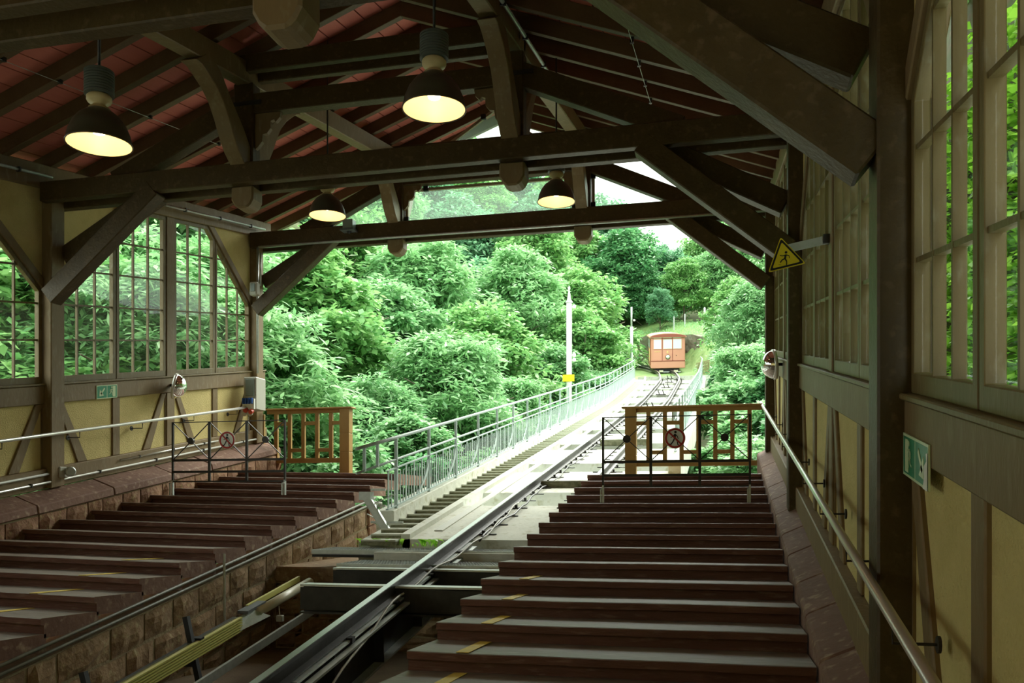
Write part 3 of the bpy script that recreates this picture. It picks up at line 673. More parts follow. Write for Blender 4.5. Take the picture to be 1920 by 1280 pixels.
# ---------------------------------------------------------------- wooden railings at the platform ends
def wood_railing(lab, xp_, sd, n, zt_, y, end):
    R_ = thing('wooden_railing', lab, 'railing', (xp_, y, zt_-1.2))
    sp = .292; p0, p1 = xp_-.10, xp_+.10
    m_ = MB()
    for a, b in ((0, .47), (.485, .83), (.845, 1.30)): m_.box(p0, p1, y-.09, y+.09, zt_-.03-b, zt_-.03-a)
    m_.box(p0+.008, p1-.008, y-.082, y+.082, zt_-1.3, zt_-.05)
    m_.build('newel_post', 'gatewood', R_, bevel=.004)
    MB().box(min(p0-.06, end) if sd < 0 else p0-.06, max(p1+.06, end) if sd > 0 else p1+.06, y-.12, y+.12, zt_-.03, zt_).build('cap_board', 'gatewood', R_, bevel=.006)
    e0 = xp_+sd*.10
    for nm, a, b in (('top_rail', .03, .10), ('bottom_rail', .98, 1.07)): MB().box(min(e0, end), max(e0, end), y-.035, y+.035, zt_-b, zt_-a).build(nm, 'gatewood', R_, bevel=.004)
    for k in range(1, n+1):
        x = xp_+sd*(.02+k*sp); MB().box(x-.037, x+.037, y-.03, y+.03, zt_-.98, zt_-.10).build('baluster', 'gatewood', R_, bevel=.004)
        xa, xb = sorted((x, x-sd*sp)); a, b = (.26, .33) if k % 2 == 1 else (.785, .855)
        MB().box(xa+.037 if k > 1 or sd < 0 else xa, xb-.037, y-.028, y+.028, zt_-b, zt_-a).build('spacer', 'gatewood', R_, bevel=.004)
wood_railing('ochre wooden railing behind the gate of the broad steps', -1.62, 1, 7, 1.75, 16.2, .66)
wood_railing('ochre wooden railing ending in a post beside the pale green bridge railing', -7.13, -1, 6, 1.885, 16.2, -8.8)

# ---------------------------------------------------------------- handrails, conduits, wires
def pipe(nm, lab, cat, x, h, y0, y1, r, m, brackets=0, wallx=None, clipm='iron'):
    P_ = thing(nm, lab, cat, (x, y0, h+T*y0))
    MB().tube([(x, y0, h+T*y0), (x, y1, h+T*y1)], r, 14).build('tube', m, P_, smooth=True)
    for k in range(brackets):
        y = y0+(y1-y0)*(k+.5)/brackets; z = h+T*y
        if wallx is not None: MB().tube([(wallx, y, z-.10), (x, y, z-.10), (x, y, z-r*.7)], .007, 6).lathe([(.0, 0), (.035, 0), (.035, .012), (0, .012)], (wallx-(.012 if wallx > 0 else -.0), y, z-.10), 12, ax=(1, 0, 0)).build('bracket', clipm, P_)
        else: MB().box(x-r*1.5, x+r*1.5, y-.012, y+.012, z-r*1.5, z+r*1.5, 0).build('pipe_clip', clipm, P_)
pipe('handrail', 'round steel handrail on brackets beside the broad steps', 'handrail', .655, -1.125, -1, 16.9, .024, 'chrome', 13, .83)
pipe('handrail', 'round steel handrail on brackets above the far steps, along the yellow wall', 'handrail', -8.80, -.875, -1, 15.75, .024, 'chrome', 12, -9.0)
pipe('conduit', 'long shiny conduit low on the wall, just above the coping stones', 'conduit', -8.90, -1.53, 0, 16.1, .017, 'chrome', 12)
pipe('conduit', 'short conduit run ending at the round junction box', 'conduit', -8.92, -1.42, 2, 10.55, .017, 'chrome', 4)
pipe('conduit', 'short conduit run on the base beam behind the iron gate', 'conduit', -8.92, -1.42, 11.9, 14.6, .014, 'chrome', 3)
pipe('conduit', 'bright conduit under the eaves beam beyond the middle truss', 'conduit', -8.86, 2.60, 12.95, 16.2, .02, 'galv', 3)
pipe('conduit', 'bright conduit under the eaves beam before the middle truss', 'conduit', -8.86, 2.60, 4.5, 10.4, .02, 'galv', 5)
pipe('conduit', 'bare conduit running along the roof purlin above the bigger hanging post', 'conduit', -2.28, 3.70, 1, 12.0, .022, 'galv', 10)
pipe('roof_wire', 'thin wire clipped under the rafters above the handrail wall', 'wire', -.96, 3.27, 0, 15.2, .0035, 'galv', 0)
pipe('roof_wire', 'thin wire clipped under the rafters over the far steps', 'wire', -7.45, 3.30, 0, 12.8, .0035, 'galv', 0)
for nm, x, h, y0, y1 in (('a', -.96, 3.27, 1.7, 15.4), ('b', -7.45, 3.30, 1.7, 12.5)):
    par = [o for o in C.objects if o.name.startswith('roof_wire') and abs(o.location.x-x) < .01][0]
    y = YB0+.35
    while y < y1:
        if y > y0: MB().box(x-.02, x+.02, y-.02, y+.02, h-.01, h+.05, 0).build('wire_clip', 'iron', par).location.z = T*y
        y += .835
for h in (-2.29, -2.36): pipe('conduit', ['upper', 'lower'][h < -2.3]+' grey conduit under the exposed ends of the far steps', 'conduit', -5.475, h, 0, 13.6, .016, 'dull', 0)
# conduit and devices on the end truss
E2 = thing('conduit', 'grey conduit fixed under the end tie beam above the track opening', 'conduit', (-8, 15.8, 4.98))
MB().tube([(-8.78, 15.80, 4.99), (.5, 15.80, 4.985)], .022, 10).build('tube', 'galv', E2, smooth=True)
E3 = thing('conduit', 'upright conduit on the corner post down to the socket cabinet', 'conduit', (-8.82, 15.86, 2.6))
MB().tube([(-8.83, 15.86, 5.0), (-8.83, 15.86, 2.55)], .022, 10).tube([(-8.77, 15.86, 4.9), (-8.77, 15.86, 4.25)], .016, 8).build('tube', 'galv', E3, smooth=True)
D1 = thing('motion_sensor', 'small cream sensor box on the corner post under the braces', 'sensor', (-8.76, 15.72, 4.1))
MB().box(-8.88, -8.72, 15.62, 15.76, 4.02, 4.28).build('housing', 'grey', D1, bevel=.02); MB().box(-8.84, -8.75, 15.60, 15.625, 4.09, 4.24).build('lens', 'cover', D1, bevel=.005)
D2 = thing('security_camera', 'small boxy camera hanging from the end tie beam next to a lamp', 'camera', (-6.85, 15.7, 5.2))
MB().box(-6.95, -6.75, 15.62, 15.80, 5.17, 5.34).build('housing', 'cover', D2, bevel=.01); MB().box(-6.99, -6.72, 15.60, 15.80, 5.13, 5.165).build('hood', 'greydark', D2); MB().lathe([(0, -.05), (.035, -.03), (.045, 0)], (-6.85, 15.70, 5.13), 14).build('dome', 'black', D2, smooth=True)
J = thing('junction_box', 'round-lidded grey junction box on the base beam beside the post', 'junction box', (-8.9, 10.75, .45))
MB().box(-8.95, -8.86, 10.55, 10.72, .37, .52).build('housing', 'grey', J, bevel=.012); MB().lathe([(0, 0), (.07, 0), (.07, .05), (.055, .065), (0, .065)], (-8.83, 10.70, .455), 20, ax=(1, -.6, 0)).build('round_lid', 'galv', J, smooth=False)
MB().tube([(-8.90, 10.52, .38), (-8.90, 10.45, .50), (-8.90, 10.52, .58), (-8.90, 10.60, .50)], .014, 8).build('cable_loop', 'grey', J, smooth=True)
# socket cabinet
SB = thing('socket_cabinet', 'grey power cabinet with blue sockets on the corner post', 'cabinet', (-8.75, 15.6, 1.9))
MB().box(-8.88, -8.62, 15.42, 15.80, 1.80, 2.42).build('housing', 'grey', SB, bevel=.015)
MB().box(-8.83, -8.65, 15.395, 15.42, 2.06, 2.38).build('window_cover', 'cover', SB, bevel=.006)
MB().prism([(-8.87, 1.80), (-8.63, 1.80), (-8.63, 2.0), (-8.87, 2.0)], FY, 15.36, 15.42).build('socket_panel', 'sign_white', SB, bevel=.005)
for k in range(4): MB().box(-8.855+k*.056, -8.815+k*.056, 15.31, 15.37, 1.90, 2.01).build('blue_socket', 'blue', SB, bevel=.008)
for k in range(2):
    MB().lathe([(0, 0), (.045, 0), (.045, .07), (.03, .08), (0, .08)], (-8.79+k*.11, 15.38, 1.80-.03*k), 14, ax=(0, -1, -.5)).build('red_socket', 'redplug', SB)
    MB().lathe([(0, 0), (.05, 0), (.05, .05), (0, .05)], (-8.85+k*.12, 15.42, 1.74), 14, ax=(0, -1, -.6)).build('grey_plug', 'grey', SB)
MB().tube([(-8.82, 15.5, 1.76), (-8.84, 15.52, 1.60), (-8.86, 15.6, 1.35)], .012, 8).build('cable', 'grey', SB, smooth=True)

# ---------------------------------------------------------------- convex mirrors
def mirror(lab, c, ax, r, wallp):
    Mi = thing('convex_mirror', lab, 'mirror', c); prof = []
    for k in range(11): a = math.radians(90*k/10); prof.append((r*math.sin(a), r*.92*math.cos(a)))
    MB().lathe(prof, c, 32, ax=ax).build('mirror_dome', 'mirror', Mi, smooth=True)
    MB().lathe([(r*.96, -.02), (r*1.06, -.02), (r*1.06, .02), (r*.98, .025)], c, 32, ax=ax).build('rim', 'chrome', Mi, smooth=True)
    MB().lathe([(0, -.03), (r*1.0, -.025), (r*1.0, -.01)], c, 32, ax=ax).build('back_shell', 'grey', Mi)
    MB().bar(Vector(c)-Vector(ax).normalized()*.02, wallp, .04, .04).build('wall_bracket', 'iron', Mi)
mirror('domed convex mirror on the middle post below the small-paned windows', (-8.80, 13.12, 1.95), (.9, .42, -.18), .20, (-9.0, 13.3, 2.0))
mirror('domed convex mirror on the handrail wall, seen from the side against the leaves', (.70, 13.2, 1.98), (-1, -.10, -.1), .20, (.83, 13.35, 2.0))

# ---------------------------------------------------------------- signs
def exit_sign(lab, x, dn, y0, y1, h0, h1, arrow_first, tear):
    S = thing('exit_sign', lab, 'sign', (x, y0, h0+T*y0)); t0, t1 = (x, x+dn*.008); a, b = x+dn*.008, x+dn*.010
    MB().prism(rect(y0, y1, h0, h1), FX, t0, t1).build('board', 'greenpale', S)
    ym = (y0+y1)/2; hh = h1-h0; e = .012; cy = (h0+h1)/2
    fields = [(y0+e, ym-e/2), (ym+e/2, y1-e)]
    for i, (u0, u1) in enumerate(fields): MB().prism(rect(u0, u1, h0+e, h1-e), FX, t1, a+dn*.0005).build('green_field', 'green', S)
    fa, fm_ = (fields if arrow_first else fields[::-1]); b0, b1 = a+dn*.0005, b+dn*.001
    ca, cm = sum(fa)/2, sum(fm_)/2; s = hh*.36; m_ = MB(); sg = -1
    sgn_y = -1 if dn > 0 else -1
    m_.prism([(ca+p*s, cy+q*s) for p, q in stroke((.75, .75), (-.45, -.45), .38)], FX, b0, b1)
    m_.prism([(ca+p*s, cy+q*s) for p, q in [(-.85, -.85), (.55, -.75), (-.75, .55)]], FX, b0, b1); m_.build('arrow', 'greenpale', S)
    MB().prism(rect(cm+.01, cm+.075, h0+e*1.8, h1-e*1.8), FX, b0, b1).build('door_symbol', 'greenpale', S)
    figure(FX, 'run', cm-.02, cy, hh*.72, b1, b1+dn*.001, 'greenpale', S, 'running_figure')
    if tear: MB().prism([(y0+.005, h0), (y0+.09, h0), (y0+.06, h0+.05), (y0+.075, h0+.09), (y0+.02, h0+.12), (y0+.03, h0+.15), (y0+.003, h0+.155)], FX, b1, b1+dn*.0008).build('torn_patch', 'sign_white', S)
exit_sign('green exit sign with arrow and running figure under the small-paned windows', -8.985, 1, 11.44, 11.90, -.47, -.27, True, False)
exit_sign('worn green exit sign at the post by the handrail', .815, -1, 3.92, 4.44, -.64, -.45, True, True)
WS = thing('warning_sign', 'yellow triangular slipping-hazard sign on a grey arm from the window post', 'sign', (.48, 7.6, 2.02))
ro = math.radians(11); cr_, sr_ = math.cos(ro), math.sin(ro); cx, cz_ = .485, 2.005
R2 = lambda a, b: (cx+a*cr_-b*sr_, cz_+a*sr_+b*cr_)
def tri(s, rr=.14):
    P = [(0, .577*s), (-.5*s, -.289*s), (.5*s, -.289*s)]; out = []
    for i in range(3):
        p, q, r_ = Vector(P[i-1]), Vector(P[i]), Vector(P[(i+1) % 3]); out += [tuple(q+(p-q)*rr*.5), tuple(q+(p-q)*rr*.12+(r_-q)*rr*.12), tuple(q+(r_-q)*rr*.5)]
    return [R2(a, b) for a, b in out]
MB().prism(tri(.300), FY, 7.600, 7.606).build('yellow_board', 'yellow', WS); MB().prism(tri(.275), FY, 7.597, 7.600).build('black_border', 'black', WS)
MB().prism(tri(.222), FY, 7.594, 7.597).build('yellow_field', 'yellow', WS)
figure(lambda a, b, t: (R2(a, b)[0], t, R2(a, b)[1]), 'slip', .005, -.012, .115, 7.591, 7.594, 'black', WS)
MB().prism([(.44, 2.035), (.83, 2.10), (.83, 2.17), (.44, 2.10)], FY, 7.607, 7.613).build('support_arm', 'galv', WS)
MB().box(.78, .83, 7.58, 7.64, 2.10, 2.17).build('arm_bolt', 'iron', WS)

# ---------------------------------------------------------------- pendant lamps
def lamp(lab, x, y, z):
    Lm = thing('pendant_lamp', lab, 'lamp', (x, y, z), group='pendant lamps under the roof')
    out = [(.242, 0), (.240, .02), (.225, .09), (.195, .16), (.150, .22), (.105, .255), (.085, .27)]
    inn = [(.236, .004), (.220, .09), (.190, .155), (.145, .213), (.10, .248), (.0, .255)]
    MB().lathe([(.236, .004), (.246, -.002), (.246, .012)]+out[1:], (x, y, z), 40).build('reflector_shell', 'lampshell', Lm, smooth=True)
    MB().lathe(inn, (x, y, z), 40).build('reflector_inside', 'lampin', Lm, smooth=True)
    MB().lathe([(.085, .27), (.078, .285), (.05, .30), (.05, .315), (.085, .33), (.093, .345), (.093, .37), (.08, .385), (.0, .385)], (x, y, z), 32).build('neck', 'lampneck', Lm, smooth=True)
    pr = []
    for k in range(9): pr += [(.110, .385+k*.021), (.110, .385+k*.021+.014), (.102, .385+k*.021+.015), (.102, .385+k*.021+.0205)]
    MB().lathe([(.0, .385)]+pr+[(.09, .58), (0, .585)], (x, y, z), 32).build('ribbed_housing', 'ballast', Lm)
    top = hr_(x)+T*y+.02
    MB().tube([(x, y, z+.58), (x, y, top)], .011, 8).build('rod', 'iron', Lm, smooth=True)
    MB().lathe([(0, .19), (.045, .18), (.06, .14), (.045, .09), (0, .075)], (x, y, z), 20).build('bulb', 'bulb', Lm, smooth=True)
    l = bpy.data.lights.new('lamp_light', 'POINT'); lo = bpy.data.objects.new('lamp_light', l); C.objects.link(lo); l.energy = 1.15; l.color = (1, .68, .34); l.shadow_soft_size = .02
    lo.parent = Lm; lo.location = (0, 0, .05)
for lab, px, py, D in (('big pendant lamp hanging over the far steps, nearer the yellow wall', 186, 272, 6.95), ('big pendant lamp hanging in front of the collar beam', 814, 206, 6.85), ('small-looking pendant lamp beside the end brace, above the railing post', 614, 405, 11.9), ('small-looking pendant lamp beside the post of the glazed gable', 1043, 379, 11.6)):
    p = onD(px, py, D); lamp(lab, p.x, p.y, p.z)

# ---------------------------------------------------------------- conductor rail, duct and supports in the pit
BB = thing('conductor_rail', 'yellow ribbed conductor rail along the pit wall', 'conductor rail', (-4.85, 3, -2.2))
for k in range(6): MB().sbox(-4.90, -4.82, 2, 8.35, -2.775+k*.026, -2.760+k*.026).build('conductor_bar', 'busbar', BB)
MB().sbox(-4.93, -4.86, 2, 8.35, -2.785, -2.63).build('back_strip', 'iron', BB)
for y in (4.6, 6.2, 7.6): MB().sbox(-4.92, -4.825, y, y+.06, -2.64, -2.61).build('hanger_clip', 'black', BB)
DU = thing('cable_duct', 'cream round duct continuing the yellow conductor rail', 'duct', (-4.8, 8.7, -1.1))
MB().tube([(-4.80, 8.62, -2.66+T*8.62), (-4.80, 9.85, -2.66+T*9.85)], .052, 18).build('tube', 'cream', DU, smooth=True)
MB().sbox(-4.93, -4.90, 8.6, 9.8, -2.64, -2.58).build('side_strip', 'busbar', DU)
MB().sbox(-4.92, -4.80, 8.42, 8.80, -2.62, -2.59).build('joint_cover', 'greydark', DU)
MB().add([(-4.82, 8.30, -2.76+T*8.3), (-4.70, 8.72, -2.72+T*8.7), (-4.82, 8.55, -2.60+T*8.5), (-4.86, 8.35, -2.62+T*8.3)], [(0, 1, 2, 3)]).build('foil_wrap', 'galv', DU)
for lab, x, y, z0, z1 in (('dark steel stake holding the yellow rail, the nearer one', -4.95, 6.15, -1.8, -1.33), ('dark steel stake at the end of the yellow rail', -4.95, 7.55, -1.75, -1.06)):
    s_ = thing('rail_stake', lab, 'bracket', (x, y, z0)); MB().bar((x, y, z1), (x+.25, y, z0-.4), .05, .05).build('stake', 'dark', s_); MB().box(x-.03, x+.08, y-.03, y+.03, T*y-2.86, T*y-2.80).build('shelf_arm', 'dark', s_)
tag(MB().bar((-4.60, 4.5, -2.90+T*4.5), (-4.60, 9.75, -2.90+T*9.75), .03, .085).build('steel_strip', 'galv'), 'flat grey steel strip running between the yellow rail and the rail girder', 'strip')
tag(MB().tube([(-5.42, 9.0, -.55), (-5.42, 9.0, -1.35)], .014, 8).build('conduit', 'galv'), 'thin upright conduit on the pit wall', 'conduit')
ts = thing('terminal_box', 'tiny pale box hanging below the cream duct', 'box', (-4.75, 9.05, -1.25)); MB().box(-4.79, -4.72, 9.0, 9.06, -1.29, -1.22).build('housing', 'grey', ts, bevel=.006); MB().tube([(-4.76, 9.03, -1.22), (-4.78, 9.05, -1.12)], .006, 6).build('cord', 'grey', ts)
lg = thing('steel_prop', 'slanting pale steel leg standing at the lower end of the service stairs', 'support', (-4.5, 11.3, -.4))
MB().bar((-4.72, 11.35, .13), (-4.38, 11.35, -.40), .10, .08, (0, 1, 0)).build('strut', 'galv', lg, bevel=.008)
MB().box(-4.78, -4.62, 11.28, 11.42, .06, .17).build('head_plate', 'galv', lg); MB().box(-4.46, -4.26, 11.25, 11.5, -.46, -.42).build('foot_plate', 'galv', lg)
for z_ in (.20, -.02, -.24): MB().box(-4.66, -4.2 if z_ < -.1 else -4.45, 11.40, 11.43, z_-.015, z_+.015).build('cross_strut', 'galv', lg)
MB().bar((-4.62, 11.38, 0), (-4.3, 11.38, .14), .012, .012).bar((-4.7, 11.38, -.13), (-4.45, 11.38, -.26), .012, .012).build('tie_rod', 'galv', lg)
dp = thing('drain_pipe', 'thin upright pipe at the corner of the pit wall', 'pipe', (-5.4, 13.6, -.5)); MB().tube([(-5.40, 13.66, .10), (-5.40, 13.66, -.75)], .012, 8).build('tube', 'greydark', dp); MB().tube([(-5.46, 13.4, .03), (-5.40, 13.66, .02), (-5.40, 13.66, -.1)], .022, 8).build('elbow', 'grey', dp, smooth=True)
# small weeds on the slab edge
wv = MB()
for k in range(70):
    cxx, cyy = random.choice(((-4.35, 10.75), (-3.55, 10.62), (-4.2, 10.7))); a = random.uniform(0, 6.28); l = random.uniform(.03, .12); x = cxx+random.gauss(0, .1); y = cyy+random.gauss(0, .04); z = -.53
    wv.add([(x, y, z), (x+.3*l*math.cos(a+1), y+.3*l*math.sin(a+1), z+l*.8), (x+l*math.cos(a), y+l*math.sin(a), z+l*.9), (x+.3*l*math.cos(a-1), y+.3*l*math.sin(a-1), z+l*.6)], [(0, 1, 2, 3)])
tag(wv.build('weeds', 'leafI'), 'bright green weeds growing at the slab edge under the rail', 'weeds', kind='stuff')

# ---------------------------------------------------------------- poles beside the track
P1 = onD(1067, 700, 28.7); P1.z = T*P1.y-3.2
po = thing('signal_mast', 'white mast with pointed finial and yellow plate behind the bridge railing', 'mast', P1)
MB().tube([(P1.x, P1.y, P1.z), (P1.x, P1.y, 6.45)], .088, 16).build('mast_tube', 'white', po, smooth=True)
MB().lathe([(.10, 0), (.12, .03), (.10, .06), (.06, .10), (.045, .25), (.02, .42), (.045, .45), (.035, .50), (0, .56)], (P1.x, P1.y, 6.44), 16).build('finial', 'white', po, smooth=True)
MB().box(P1.x-.19, P1.x+.19, P1.y-.12, P1.y-.10, 3.92, 4.14).build('yellow_plate', 'yellow', po)
for z_ in (4.55, 4.70, 6.25): MB().lathe([(0, 0), (.05, .02), (.06, .08), (.04, .12), (0, .13)], (P1.x+.17, P1.y-.03, z_), 12).bar((P1.x, P1.y, z_+.06), (P1.x+.17, P1.y-.03, z_+.06), .02, .02).build('insulator', 'white', po)
P2 = onD(1184, 690, 50.0)
p2 = thing('signal_mast', 'slim grey mast with dark box at the end of the bridge railing', 'mast', (P2.x, P2.y, 6.4))
MB().tube([(P2.x, P2.y, 6.0), (P2.x, P2.y, 9.9)], .085, 12).tube([(P2.x, P2.y, 9.9), (P2.x, P2.y, 11.0)], .05, 10).build('mast_tube', 'galv', p2, smooth=True)
MB().box(P2.x-.36, P2.x-.09, P2.y-.1, P2.y+.1, 7.75, 8.15).build('signal_box', 'greydark', p2, bevel=.01)
MB().lathe([(0, 0), (.06, .02), (.06, .10), (0, .12)], (P2.x+.15, P2.y, 10.2), 10).build('insulator', 'white', p2)

# ---------------------------------------------------------------- funicular car
cy_ = 58.4; cxx, cz0 = trk(cy_); fc = onD(1252.5, 690, 58.0); ang = math.radians(6.0); ca_, sa_ = math.cos(ang), math.sin(ang)
KS = .20
def CX(x, y, z): return (fc.x+x*ca_-y*sa_, fc.y+x*sa_+y*ca_, fc.z+z+KS*y)
CF = lambda a, b, t: CX(a, t, b)
car = thing('funicular_car', 'coral-painted old funicular car coming down the curved track', 'railway car', CX(0, 0, -.33))
W2 = 1.09
def arch(w_, z0, zs, zc, n=12): return [(-w_, z0), (w_, z0), (w_, zs)]+[(w_*math.cos(math.pi*k/n*.92+math.pi*.04), zs+(zc-zs)*math.sin(math.pi*k/n*.92+math.pi*.04)) for k in range(n+1)]+[(-w_, zs)]
MB().prism(arch(W2, .47, 1.95, 2.17), CF, 0, 8.2).build('body', 'car', car, bevel=.03)
MB().prism(rect(-W2-.01, W2+.0, 0, .46), CF, -.05, 8.2).build('apron', 'car', car, bevel=.03)
MB().prism(rect(-W2, W2, .455, .49), CF, -.07, -.0).build('waist_moulding', 'cardark', car)
MB().prism(arch(W2+.10, 1.98, 2.0, 2.26), CF, -.12, 8.3).build('roof', 'roofcar', car)
MB().prism(arch(W2+.02, 2.02, 2.03, 2.21), CF, -.135, -.12).build('roof_trim', 'cardark', car)
for (a, b) in ((-.91, -.43), (-.30, .24), (.33, .85)):
    f_ = MB().prism(rect(a-.04, b+.04, 1.23, 1.90), CF, -.025, 0).build('window_frame', 'car', car)
    MB().prism(rect(a, b, 1.27, 1.86), CF, -.032, -.025).build('pane', 'carglass', f_); MB().prism(rect(a-.012, b+.012, 1.258, 1.275), CF, -.04, -.025).build('frame_edge', 'sign_white', f_)
    MB().prism(rect(a, b, 1.94, 2.05 if a < -.5 or a > .3 else 2.08), CF, -.032, -.0).build('upper_pane' if a != -.30 else 'route_panel', 'sign_white' if a == -.30 else 'carglass', f_)
MB().prism(rect(-.31, .25, 1.885, 1.925), CF, -.06, -.02).build('window_hood', 'cardark', car)
for x in (-.365, .285, -W2+.04, W2-.05): MB().prism(rect(x-.015, x+.015, .50, 1.98), CF, -.03, 0).build('pillar_strip', 'cardark' if abs(x) < .5 else 'car', car)
hl = MB(); c_ = CX(-.01, -.04, .73); hl.lathe([(0, .10), (.07, .09), (.12, .05), (.13, 0)], c_, 20, ax=(-sa_*0, -1, 0)); hl.build('headlamp', 'sign_white', car, smooth=True)
MB().lathe([(.13, 0), (.15, .02), (.15, -.06)], c_, 20, ax=(0, -1, 0)).build('headlamp_rim', 'dark', car, smooth=True)
# number 4 in gold and a short line of gold lettering
m_ = MB()
for p, q, w_ in (((.02, .16), (-.06, .06), .028), ((-.06, .055), (.05, .055), .028), ((.02, .16), (.02, 0), .03)): m_.prism([(-.03+a, .96+b) for a, b in stroke(p, q, w_)], CF, -.02, 0)
m_.build('number', 'gold', car)
m_ = MB(); x = -.85
for k in range(7):
    m_.prism(rect(x, x+.012, 1.04, 1.12), CF, -.012, 0); m_.prism(rect(x, x+.036, 1.105 if k % 2 else 1.04, 1.12 if k % 2 else 1.055), CF, -.012, 0); m_.prism(rect(x, x+.032, 1.073, 1.087), CF, -.012, 0); x += .055
m_.build('lettering', 'gold', car)
MB().prism(disc(.53, .82, .03, 10), CF, -.02, 0).build('coupling_socket', 'dark', car)
MB().prism(rect(-.9, .72, -.30, 0), CF, .15, 7.8).build('underframe', 'dark', car)
MB().prism(rect(-.85, .80, -.26, -.22), CF, -.1, .15).build('buffer_beam', 'galv', car)
for x in (-.44, .50): MB().prism(rect(x-.13, x+.13, -.24, -.12), CF, -.16, -.02).build('track_brush', 'cream', car)
for yv in (.9, 6.9):
    for x in (-.5, .5): MB().lathe([(0, -.05), (.28, -.05), (.31, 0), (.28, .05), (0, .05)], CX(x, yv, -.22), 18, ax=(1, 0, 0)).build('wheel', 'dark', car)
for k in range(6):
    for sd in (-1, 1): MB().prism(rect(.5+k*1.25, 1.4+k*1.25, 1.27, 1.86), lambda a, b, t: CX(t, a, b), sd*(W2-.01), sd*(W2+.012)).build('side_window', 'carglass', car)
MB().prism(rect(.12, .5, .2, 1.9), lambda a, b, t: CX(t, a, b), -(W2+.05), -(W2)).build('side_door', 'cardark', car); MB().tube([CX(-W2-.08, .1, .5), CX(-W2-.08, .1, 1.3)], .018, 8).build('grab_rail', 'gold', car)

# ---------------------------------------------------------------- retaining wall and fences up the line
RW = thing('retaining_wall', 'dark mossy stone retaining wall behind the car', 'wall', (-3, 66, 10), kind='structure')
pl = [(1.6, 60.5), (.2, 61.5), (-1.4, 63.5), (-3.3, 67), (-6, 71.5), (-10, 77.5), (-16, 85)]; m_ = MB(); vs = []; nn_ = 0; pts = []
for i in range(len(pl)-1):
    for k in range(8):
        u = k/8; x = pl[i][0]*(1-u)+pl[i+1][0]*u; y = pl[i][1]*(1-u)+pl[i+1][1]*u; pts.append((x, y))
rows = 7
for (x, y) in pts:
    z0 = trk(min(y, 88))[1]-.6; z1 = trk(min(y, 88))[1]+1.95+.15*math.sin(x*2)
    for j in range(rows+1): vs.append((x+random.uniform(-.09, .09), y+random.uniform(-.09, .09)+.12*j/rows, z0+(z1-z0)*j/rows))
    vs.append((x+.5, y+.6, z1+.05)); vs.append((x+.5, y+.6, z0))
P = rows+3
fs = [(i*P+j, (i+1)*P+j, (i+1)*P+(j+1) % P, i*P+(j+1) % P) for i in range(len(pts)-1) for j in range(P)]+[tuple(range(P))[::-1], tuple(range((len(pts)-1)*P, len(pts)*P))]
m_.add(vs, fs).build('stone_face', 'rock', RW)
fn = thing('lattice_fence', 'low brown lattice fence at the far end of the bridge railing', 'fence', onD(1315, 712, 50)); f0, f1 = onD(1306, 706, 50.5), onD(1330, 700, 51)
for k in range(12):
    u0, u1 = k/12, min(1, k/12+.18)
    for (a, b) in ((0, .75), (.75, 0)):
        p = f0.lerp(f1, u0); q = f0.lerp(f1, u1); MB().bar(p+Vector((0, 0, a)), q+Vector((0, 0, b)), .02, .03, (0, 1, 0)).build('lath', 'post', fn)
MB().bar(f0+Vector((0, 0, .75)), f1+Vector((0, 0, .75)), .03, .03, (0, 1, 0)).build('top_lath', 'post', fn)
for k, (px, py, hgt) in enumerate(((1263.5, 617, 1.0), (1284, 612, 1.0), (1321, 611, 1.5))):
    p = onD(px, py, 74); q = thing('fence_stake', ['thin wooden stake on the meadow above the car roof', 'thin wooden stake on the meadow, right of the car roof', 'pale thick stake on top of the meadow'][k].replace('right of', 'beyond'), 'stake', p)
    MB().tube([(p.x, p.y, p.z-.6), (p.x, p.y, p.z+hgt)], .05 if k < 2 else .09, 8).build('stake', 'galv', q); MB().lathe([(.06, 0), (.06, .02), (0, .06)], (p.x, p.y, p.z+hgt), 8).build('cap', 'galv', q)

# ---------------------------------------------------------------- trees
def leaves(center, nrm_, n, L, wd, droop, seed):
    r = np.random.default_rng(seed); k = center.shape[0]
    th = r.uniform(0, 2*np.pi, (k, 1))+np.arange(n)[None]*2*np.pi/n+r.normal(0, .25, (k, n))
    el = r.normal(droop, .35, (k, n)); ln = L*r.uniform(.65, 1.25, (k, n))
    d = np.stack([np.cos(th)*np.cos(el), np.sin(th)*np.cos(el), np.sin(el)], -1)
    d = d+.55*nrm_[:, None]*r.uniform(.2, 1, (k, n, 1)); d /= np.linalg.norm(d, axis=-1, keepdims=True)
    up = np.array([0, 0, 1.])+r.normal(0, .35, (k, n, 3)); sdv = np.cross(d, up); sdv /= np.linalg.norm(sdv, axis=-1, keepdims=True)+1e-9
    u2 = np.cross(sdv, d); b = center[:, None]+d*ln[..., None]*.12+r.normal(0, L*.25, (k, n, 3))
    mid = b+d*ln[..., None]*.5-u2*ln[..., None]*.04
    v = np.stack([b, mid+sdv*(wd*ln/L)[..., None]*.5, b+d*ln[..., None]-u2*ln[..., None]*.15, mid-sdv*(wd*ln/L)[..., None]*.5], 2)
    return v.reshape(-1, 3)
def quadmesh(name, v, m):
    me = bpy.data.meshes.new(name); nv = len(v); nf = nv//4
    me.vertices.add(nv); me.vertices.foreach_set('co', v.astype(np.float32).ravel()); me.loops.add(nv); me.loops.foreach_set('vertex_index', np.arange(nv, dtype=np.int32))
    me.polygons.add(nf); me.polygons.foreach_set('loop_start', np.arange(0, nv, 4, dtype=np.int32)); me.polygons.foreach_set('loop_total', np.full(nf, 4, np.int32))
    me.update(calc_edges=True); me.materials.append(M[m]); return me
